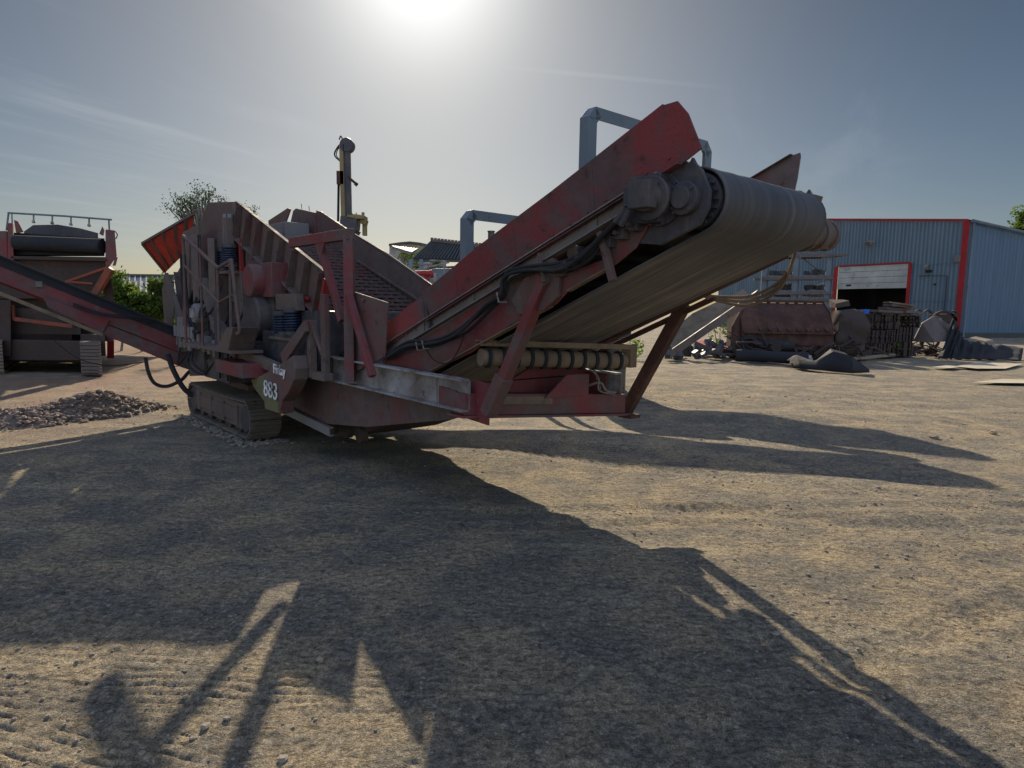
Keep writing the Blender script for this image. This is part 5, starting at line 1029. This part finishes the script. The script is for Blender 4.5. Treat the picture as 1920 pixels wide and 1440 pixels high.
# jumble of scrap iron at the foot of the bucket and the chain pile
k = MB()
for i_ in range(420):
    x = 1372 + 400 * rng.rand(); y0 = 668 + 10 * rng.rand() - (x > 1640) * 8; p = G(x, y0); p.y -= .2; hgt_ = .75 * (.35 + .65 * abs(math.sin(x * .021))) * (1.2 if x < 1640 else .7)
    c_ = p + Vector((rng.randn() * .25, rng.rand() * 1.2, hgt_ * rng.rand() ** 1.3)); d_ = Vector((rng.randn(), rng.randn() * .7, rng.randn() * .45)).normalized() * (.12 + .35 * rng.rand())
    if c_.z - abs(d_.z) < .02: c_.z = abs(d_.z) + .03
    if rng.rand() < .5: k.bar(c_ - d_, c_ + d_, .04 + .10 * rng.rand(), .02 + .05 * rng.rand())
    elif rng.rand() < .5: k.tube([c_ - d_, c_ + d_ * .2 + Vector((0, 0, .05)), c_ + d_], .02 + .03 * rng.rand(), 6)
    else:
        e_ = d_.cross(Vector(rng.randn(3))).normalized() * .15; k.prism([c_ - d_ * .7 - e_, c_ + d_ * .6 - e_ * .6, c_ + d_ * .7 + e_, c_ - d_ * .5 + e_ * .8], Vector((.01, .02, .015)))
o = k.build('scrap_iron_heap', rusty2); tag(o, 'low jumble of rusty scrap iron along the foot of the bucket and chain pile', 'scrap iron', kind='stuff')
# second screener inferred from its shadows; conveyors shaped to cast the finger shadows
HS = thing('hidden_screener', (1.9, 14.6, 0), 0, 'dark machine parked right behind the raised conveyor, glimpsed only beneath its belt', 'screening machine')
k = MB(); k.hexa([Vector(q) for q in ((1.2, 13.9, 1.15), (2.5, 14.1, 1.15), (2.4, 16.4, 1.15), (1.1, 16.4, 1.15), (1.2, 13.9, 2.45), (2.5, 14.1, 2.45), (2.4, 16.4, 2.6), (1.1, 16.4, 2.6))]); k.mbox(1.2, 2.3, 14.2, 16.2, .35, 1.14, F=lambda a, b, c_: Vector((a, b, c_))); k.build('body', darkst, HS, bev=.02)
k = MB(); k.mbox(1.15, 1.5, 14.0, 16.6, 0, .6, F=lambda a, b, c_: Vector((a, b, c_))); k.mbox(2.1, 2.42, 14.1, 16.6, 0, .6, F=lambda a, b, c_: Vector((a, b, c_))); k.build('track', chainm, HS, bev=.05)
for (a, b, w, t_) in (((-1.9, 11.95, 1.55), (4.15, 14.1, 3.15), .85, .34), ((1.5, 15.2, 2.0), (4.95, 16.4, 3.45), 1.1, .5)):
    a, b = Vector(a), Vector(b); k = MB(); k.bar(a, b, w, t_); cv = k.build('conveyor', rusty2, HS, bev=.02)
    k = MB(); dn = (b - a).normalized(); sd_ = dn.cross(UP).normalized(); k.cyl(b - sd_ * w * .55, b + sd_ * w * .55, t_ * .5, 16); k.build('conveyor_roller', rubber, cv)
k = MB(); k.chan(P(1418, 546, 12.6), P(1262, 652, 12.0), .34, .16, .02, Vector((.45, .85, .2)), -UP); k.build('chute_channel', brown, HS, bev=.004)
k = MB(); k.prism([P(1395, 545, 12.9), P(1300, 590, 12.7), P(1238, 640, 12.3), P(1262, 652, 12.1), P(1330, 605, 12.3), P(1405, 556, 12.7)], (0, .03, .03)); k.build('chute_plate', tan, HS)
k = MB(); k.bar(Vector((.6, 12.9, .0)), Vector((.9, 12.95, 2.2)), .1); k.bar(Vector((.1, 13.2, 0)), Vector((.5, 13.0, 2.1)), .1); k.build('support_leg', rusty2, HS)
# flat sheets on the right
for (pts, lab_) in ((((1745, 690), (1775, 686), (1805, 688), (1780, 692)), 'small flat pale cardboard left of the big one'), (((1790, 688), (1835, 682), (1918, 685), (1885, 691), (1830, 692)), 'large flat pale cardboard on the dirt at the right'), (((1818, 718), (1880, 712), (1940, 714), (1925, 722)), 'flat pale cardboard nearest the camera at the right edge')):
    k = MB(); g_ = [G(*p) for p in pts]
    for q in g_: q.z = gz(q.x, q.y) + .05 + .03 * rng.rand()
    k.prism(g_, (0, 0, .012)); o = k.build('cardboard_sheet', card); tag(o, lab_, 'cardboard')
# stick-like weeds
def weed(x, y, h, label, n=60, sp=.3, mt=leafb, d=None):
    p = G(x, y) if d is None else P(x, y, d); root = thing('weed', p, 0, label, 'weed')
    f = MB(); s_ = MB()
    for st_ in range(5):
        a = rng.rand() * 6.28; tip = p + Vector((math.cos(a) * sp * .6, math.sin(a) * sp * .6, h * (.7 + .3 * rng.rand()))); s_.tube([p, p.lerp(tip, .5) + Vector((0, 0, .02)), tip], .008, 5)
    for i_ in range(n):
        a = rng.rand() * 6.28; rr = sp * rng.rand() ** .5; c_ = p + Vector((math.cos(a) * rr, math.sin(a) * rr, h * (.15 + .85 * rng.rand()))); l = .05 + .07 * rng.rand()
        e1 = Vector(rng.randn(3)).normalized() * l; e2 = e1.cross(Vector(rng.randn(3))).normalized() * l * .5; f.add([c_ - e1, c_ + e2, c_ + e1, c_ - e2], [(0, 1, 2, 3)])
    f.build('leaves', mt, root); s_.build('stem', leafd, root)
weed(1672, 668, .8, 'bright green leafy weed in front of the piled track chains', 110, .35)
weed(1190, 672, .7, 'green weed standing in the shade behind the conveyor strut', 60, .3)
weed(1345, 660, 1.5, 'tall thin green weed beside the red metal sheet', 110, .4, leaf)
weed(1376, 668, .8, 'small dark weed at the left end of the rubber rolls', 40, .25, leaf)

# ------------------------------------------------------------------ trees and bushes
def tree(name, base, trunk_h, crown_c, crown_r, nl, ls, mt, label, cat='tree', clumps=40, limbs=9, tr=.12, sparse=1.0, group=None):
    base = Vector(base); crown_c = Vector(crown_c); root = thing(name, base, 0, label, cat, group)
    t_ = MB(); top_ = Vector((crown_c.x, crown_c.y, crown_c.z)); t_.tube(smooth_path([base, base.lerp(top_, .4) + Vector((.1, 0, 0)), top_], 4), tr, 8, r2=tr * .3)
    cl_ = []
    for i_ in range(clumps):
        a = Vector(rng.randn(3)); a.normalize(); rr = rng.rand() ** .4; cl_.append(crown_c + Vector((a.x * crown_r[0], a.y * crown_r[1], a.z * crown_r[2])) * rr)
    for i_ in range(limbs):
        q = cl_[i_ % len(cl_)]; s0 = base.lerp(top_, .35 + .5 * rng.rand()); t_.tube(smooth_path([s0, s0.lerp(q, .5) + Vector((0, 0, .15)), q], 4), tr * .3, 5, r2=tr * .06)
    t_.build('trunk', bark, root)
    N = nl; ci = rng.randint(0, len(cl_), N); cc_ = np.array([tuple(c_) for c_ in cl_])[ci]; sp_ = np.array(crown_r).mean() * .22 * sparse
    ctr = cc_ + rng.randn(N, 3) * sp_; e1 = rng.randn(N, 3); e1 /= np.linalg.norm(e1, axis=1)[:, None]; e2 = np.cross(e1, rng.randn(N, 3)); e2 /= np.linalg.norm(e2, axis=1)[:, None]
    l = ls * (.6 + .8 * rng.rand(N))[:, None]; co = np.stack([ctr - e1 * l, ctr + e2 * l * .5, ctr + e1 * l, ctr - e2 * l * .5], 1).reshape(-1, 3) - np.array(tuple(base))
    me = bpy.data.meshes.new('crown'); me.from_pydata([tuple(x) for x in co], [], [(4 * i_, 4 * i_ + 1, 4 * i_ + 2, 4 * i_ + 3) for i_ in range(N)]); me.materials.append(mt)
    o = bpy.data.objects.new('crown', me); COL.objects.link(o); o.parent = root
d_ = 27.0
c1 = P(372, 388, d_); tree('birch_tree', (c1.x + .4, d_, -.05), 4, c1, (1.35, 1.2, .8), 2400, .042, leafd, 'thin birch crown showing above the screener on the left', clumps=44, limbs=90, tr=.17, sparse=.6)
c1 = P(470, 402, d_ + 1); tree('birch_tree', (c1.x, d_ + 1, -.05), 4, c1, (.55, .6, .35), 260, .045, leafd, 'sparse birch crown showing right of the peak of the near screen wall', clumps=9, limbs=9, tr=.07)
d_ = 24.0
for (x, y, rx, rz, lab_) in ((222, 552, .5, .72, 'green leafy bush right beside the parked screener'), (262, 578, .75, .5, 'green leafy bush between the two screeners'), (303, 562, .42, .75, 'green leafy bush touching the side of the screener')):
    c1 = P(x, y, d_); tree('bush', (c1.x, d_, -.05), 1, c1, (rx, .7, rz), 3600, .07, leaf, lab_, 'bush', clumps=46, limbs=8, tr=.05, sparse=.8, group='bushes between the two screeners')
c1 = P(1935, 432, 75); tree('tree', (c1.x, 75, -.05), 5, c1, (2.2, 2, 2), 4200, .22, leaf, 'leafy tree behind the warehouse roof at the right edge', clumps=30)
c1 = P(285, 615, 42); 
k = MB(); N = 5200
for i_ in range(N):
    x = 205 + 170 * rng.rand(); dd_ = 32 + 5 * rng.rand(); p = P(x, 600, dd_); z = (.3 + 1.1 * (.5 + noise.noise(Vector((p.x * .8, 0, 0))))) * rng.rand(); c_ = Vector((p.x, p.y, z)); e1 = Vector(rng.randn(3)).normalized() * .13; e2 = e1.cross(Vector(rng.randn(3))).normalized() * .05; k.add([c_ - e1, c_ + e2, c_ + e1, c_ - e2], [(0, 1, 2, 3)])
o = k.build('undergrowth', leafd); tag(o, 'dull green undergrowth along the far edge of the yard', 'undergrowth', kind='stuff')

# ------------------------------------------------------------------ far sheds, mast rig
def shed(name, pts_front, d, depth, wall, roofm, label, ridge=None):
    pass
dF = 46.0
fs_ = thing('far_shed', (P(270, 560, dF).x, dF, 0), 0, 'low shed with a grey corrugated roof behind the bushes on the left', 'shed')
a, b = P(150, 518, dF + 6), P(420, 521, dF + 6); a2, b2 = P(140, 556, dF), P(430, 559, dF)
k = MB(); k.prism([a, b, b2, a2], (0, 0, -.12)); n = 26
for i_ in range(n): t = i_ / n; k.bar(a.lerp(b, t) + UP * .08, a2.lerp(b2, t) + UP * .08, .08, .1)
k.build('roof', concrete, fs_)
k = MB(); k.bar(a + UP * .1, b + UP * .1, .4, .22); k.build('ridge_cap', darkroof, fs_)
k = MB(); k.prism([Vector((a2.x, dF + .3, -.1)), Vector((b2.x, dF + .3, -.1)), Vector((b2.x, dF + .3, a2.z - .15)), Vector((a2.x, dF + .3, a2.z - .15))], (0, 5, 0)); k.build('wall', brown, fs_)
# domed hangar and tile-roofed hut
dH = 62.0
hg = thing('domed_hall', (P(770, 560, dH).x, dH, 0), 0, 'grey hall with a low domed roof far behind between wall and conveyor', 'hall')
def ph(x, y, d): return P(x, y, d)
xs0, xs1 = 730, 808
k = MB(); pf = [(730, 565), (730, 459), (750, 456), (768, 455), (786, 457), (808, 462), (808, 565)]
k.prism([ph(x, y, dH) for x, y in pf], (0, 14, 0)); k.build('wall', concrete, hg)
k = MB(); rf = [(729, 461), (729, 457), (750, 454), (768, 452.5), (786, 454.5), (812, 460), (812, 464), (786, 458), (768, 456), (750, 457)]; k.prism([ph(x, y, dH - .4) for x, y in rf], (0, 15, 0)); k.build('roof', darkroof, hg)
hu = thing('tiled_hut', (P(840, 560, 40).x, 40, 0), 0, 'dark open hut with a scalloped tile roof and thin posts seen beside the conveyor hoop', 'hut')
k = MB(); dq = 40
a0, a1, b0, b1 = ph(810, 454, dq + .5), ph(945, 469, dq + .5), ph(775, 487, dq - .5), ph(960, 489, dq - .5); k.prism([a0, a1, b1, b0], (0, 0, -.12))
for i_ in range(30): t = i_ / 29; k.bar(a0.lerp(a1, t) + UP * .06, b0.lerp(b1, t) + UP * .06, .1, .12)
k.build('roof', darkroof, hu)
k = MB(); k.bar(a0 + UP * .1, a1 + UP * .1, .3, .15); 
for i_ in range(22): k.bar(a0.lerp(a1, i_ / 21) + UP * .1, a0.lerp(a1, i_ / 21) + UP * .26, .16, .16)
k.build('ridge_tiles', brown, hu)
k = MB()
for x in (770, 790, 905): t = ph(x, 486, dq - .6); k.bar(Vector((t.x, t.y, -.1)), t, .22, .22)
k.build('post', bluegrey, hu)
k = MB(); t = ph(800, 500, dq + 2); t2 = ph(960, 492, dq + 2); k.prism([Vector((t.x, dq + 2.6, -.1)), Vector((t2.x, dq + 2.6, -.1)), Vector((t2.x, dq + 2.6, t2.z)), Vector((t.x, dq + 2.6, t.z))], (0, .2, 0)); k.build('rear_wall', darkst, hu)
k = MB(); q_ = [ph(737, 464, 50), ph(790, 470, 50), ph(770, 476, 46), ph(745, 468, 46)]; k.prism([ph(736, 463, 48), ph(782, 468, 48), ph(770, 475, 46), ph(742, 466, 46)], (0, 0, -.1)); 
for i_ in range(10): t = i_ / 9; k.bar(ph(736, 463, 48).lerp(ph(782, 468, 48), t) + UP * .05, ph(742, 466, 46).lerp(ph(770, 475, 46), t) + UP * .05, .12, .1)
lw = ph(755, 480, 47); k.bar(Vector((lw.x, 47, -.1)), Vector((lw.x, 47, lw.z)), .2)
o = k.build('lean_to_roof', greyb); tag(o, 'pale corrugated lean-to roof in front of the domed hall', 'lean-to')
for (x, y, d_, lab_) in ((764, 486, 52, 'small bright green tree seen under the pale lean-to roof'), (780, 486, 54, 'small green tree left of the hut posts'), (820, 486, 56, 'green foliage showing under the hut roof')):
    c1 = P(x, y, d_); tree('small_tree', (c1.x, d_, -.05), 2, c1, (.6, .5, .8), 600, .09, leaf, lab_, 'tree', clumps=14, limbs=5, tr=.05)
# rails, crates of a parked lorry between
k = MB(); dq = 27
for a_, b_ in (((772, 499), (810, 495)), ((790, 510), (806, 500)), ((806, 500), (842, 492)), ((782, 511), (812, 512)), ((805, 488), (838, 490))): k.tube([ph(*a_, dq), ph(*b_, dq)], .035, 6)
for x, y in ((803, 494), (833, 489)): t = ph(x, y, dq); k.tube([Vector((t.x, t.y, 0)), t], .035, 6)
k.tube([ph(815, 512, dq), Vector((ph(815, 512, dq).x, dq, 0))], .12, 8)
o = k.build('pipe_railing', whiteb); tag(o, 'pale pipe railing with red lower pipes behind the screener', 'railing')
k = MB(); t = ph(790, 512, 28); t1 = ph(880, 512, 28); k.prism([Vector((ph(775, 500, 29).x, 29, 0)), Vector((ph(900, 500, 29).x, 29, 0)), ph(900, 503, 29), ph(815, 503, 29), ph(775, 515, 29)], (0, 2, 0)); o = k.build('dark_container', bluegrey, bev=.02); tag(o, 'blue-grey container behind the screen deck', 'container')
k = MB(); k.tube([ph(778, 513, 26), ph(798, 512, 26), ph(811, 514, 26)], .11, 10); k.cyl(ph(806, 514, 26), ph(812, 513, 26), .16, 10); k.bar(ph(800, 512, 26.1), Vector((ph(800, 512, 26).x, 26.1, 0)), .2); o = k.build('red_pipe', redclean); tag(o, 'short red pipe with a flange seen over the far screen wall', 'pipe')
t = ph(921, 433, 36); k = MB(); k.cyl(Vector((t.x, 36, -.1)), t, .17, 12); k.cyl(t - UP * .06, t, .2, 12); o = k.build('chimney_pipe', darkst); tag(o, 'short dark chimney pipe standing inside the lower hoop opening', 'chimney')
# drill mast
dm = 19.5
rg = thing('mast_rig', (P(655, 560, dm).x, dm + .4, 0), 0, 'yellow and black vertical drilling mast with platform rising behind the screener', 'drill rig')
def mp_(x, y, dd_=0): return P(x, y, dm + dd_)
xb_ = mp_(652, 420).x; xt_ = mp_(649, 275).x
k = MB(); tp = mp_(646, 272); bt = Vector((mp_(654, 430).x, dm, .3)); k.bar(bt - Vector((.08, 0, 0)), tp - Vector((.06, 0, 0)), .13, .24, (0, 1, 0)); ms_ = k.build('mast', yellow, rg, bev=.006)
k = MB(); k.bar(bt + Vector((.06, -.02, 0)), tp + Vector((.09, -.02, 0)), .13, .2, (0, 1, 0)); k.bar(bt + Vector((.03, -.12, 0)), tp + Vector((.0, -.12, 0)), .03, .04, (0, 1, 0)); k.build('guide_rail', darkst, rg, bev=.006)
k = MB(); k.lathe(mp_(649, 271, -.14), (0, 1, 0), [(0, .05), (0, .19), (.04, .2), (.26, .2), (.28, .1)], 18); k.mbox(-.13, .1, -.1, .1, -.32, 0, F=lambda a, b, c_: mp_(649, 271) + Vector((a, b, c_))); k.tube(smooth_path([mp_(636, 262), mp_(639, 255), mp_(642, 262), mp_(639, 266)], 4), .02, 6); k.build('mast_head', darkst, rg, bev=.008)
k = MB(); k.tube(smooth_path([mp_(636, 272), mp_(628, 285), mp_(629, 294), mp_(640, 304)], 5), .022, 6); k.tube(smooth_path([mp_(636, 276), mp_(631, 286), mp_(632, 294), mp_(639, 300)], 5), .014, 6); k.tube([mp_(635, 342), mp_(634, 415)], .035, 6); k.build('hydraulic_hose', rubber, rg)
k = MB(); k.bar(mp_(652, 331, -.1), mp_(669, 346, -.1), .07, .07); k.bar(mp_(666, 344, -.1), mp_(670, 347, -.1), .09, .1); k.mbox(-.2, .0, -.12, .12, -.25, .12, F=lambda a, b, c_: mp_(646, 330) + Vector((a, b, c_))); k.build('clamp_arm', rusty, rg, bev=.005)
k = MB(); k.bar(mp_(655, 408), mp_(686, 409), .5, .1); k.bar(mp_(680, 409), mp_(681, 398), .05, .08); k.bar(mp_(678, 415), mp_(688, 418), .3, .14); k.bar(mp_(684, 416), mp_(684, 442), .12, .12); k.tube([mp_(657, 402), mp_(678, 404)], .02, 5); k.tube([mp_(668, 399), mp_(668, 408)], .02, 5); k.tube([mp_(660, 400), mp_(661, 408)], .02, 5); k.build('platform', yellow, rg, bev=.006)
k = MB(); k.bar(mp_(641, 420), mp_(672, 424), .5, .42); k.bar(mp_(655, 430), mp_(672, 440), .3, .2); k.mbox(-1.2, 2.2, .1, 2.2, .35, 1.6, F=lambda a, b, c_: Vector((xb_ + a, dm + b, c_))); k.mbox(-1.4, 2.3, .0, .5, .0, .5, F=lambda a, b, c_: Vector((xb_ + a, dm + b, c_))); k.mbox(-1.4, 2.3, 1.9, 2.4, .0, .5, F=lambda a, b, c_: Vector((xb_ + a, dm + b, c_))); k.build('carrier', darkst, rg, bev=.02)
# thin antenna-like twigs above the feed box are bare shoots of a far sapling
k = MB(); 
for (x, y0, y1) in ((566, 382, 396), (580, 386, 396)): k.tube([P(x, y1 + 60, 22), P(x, y1, 22), P(x - 1, y0, 22)], .012, 5)
k.tube([Vector((P(570, 450, 22).x, 22, 0)), P(570, 456, 22)], .05, 6); k.tube([P(570, 456, 22), P(566, 450, 22)], .03, 5); k.tube([P(570, 456, 22), P(580, 450, 22)], .03, 5)
o = k.build('bare_sapling', bark); tag(o, 'two bare twig tips sticking up above the far hopper board', 'sapling')
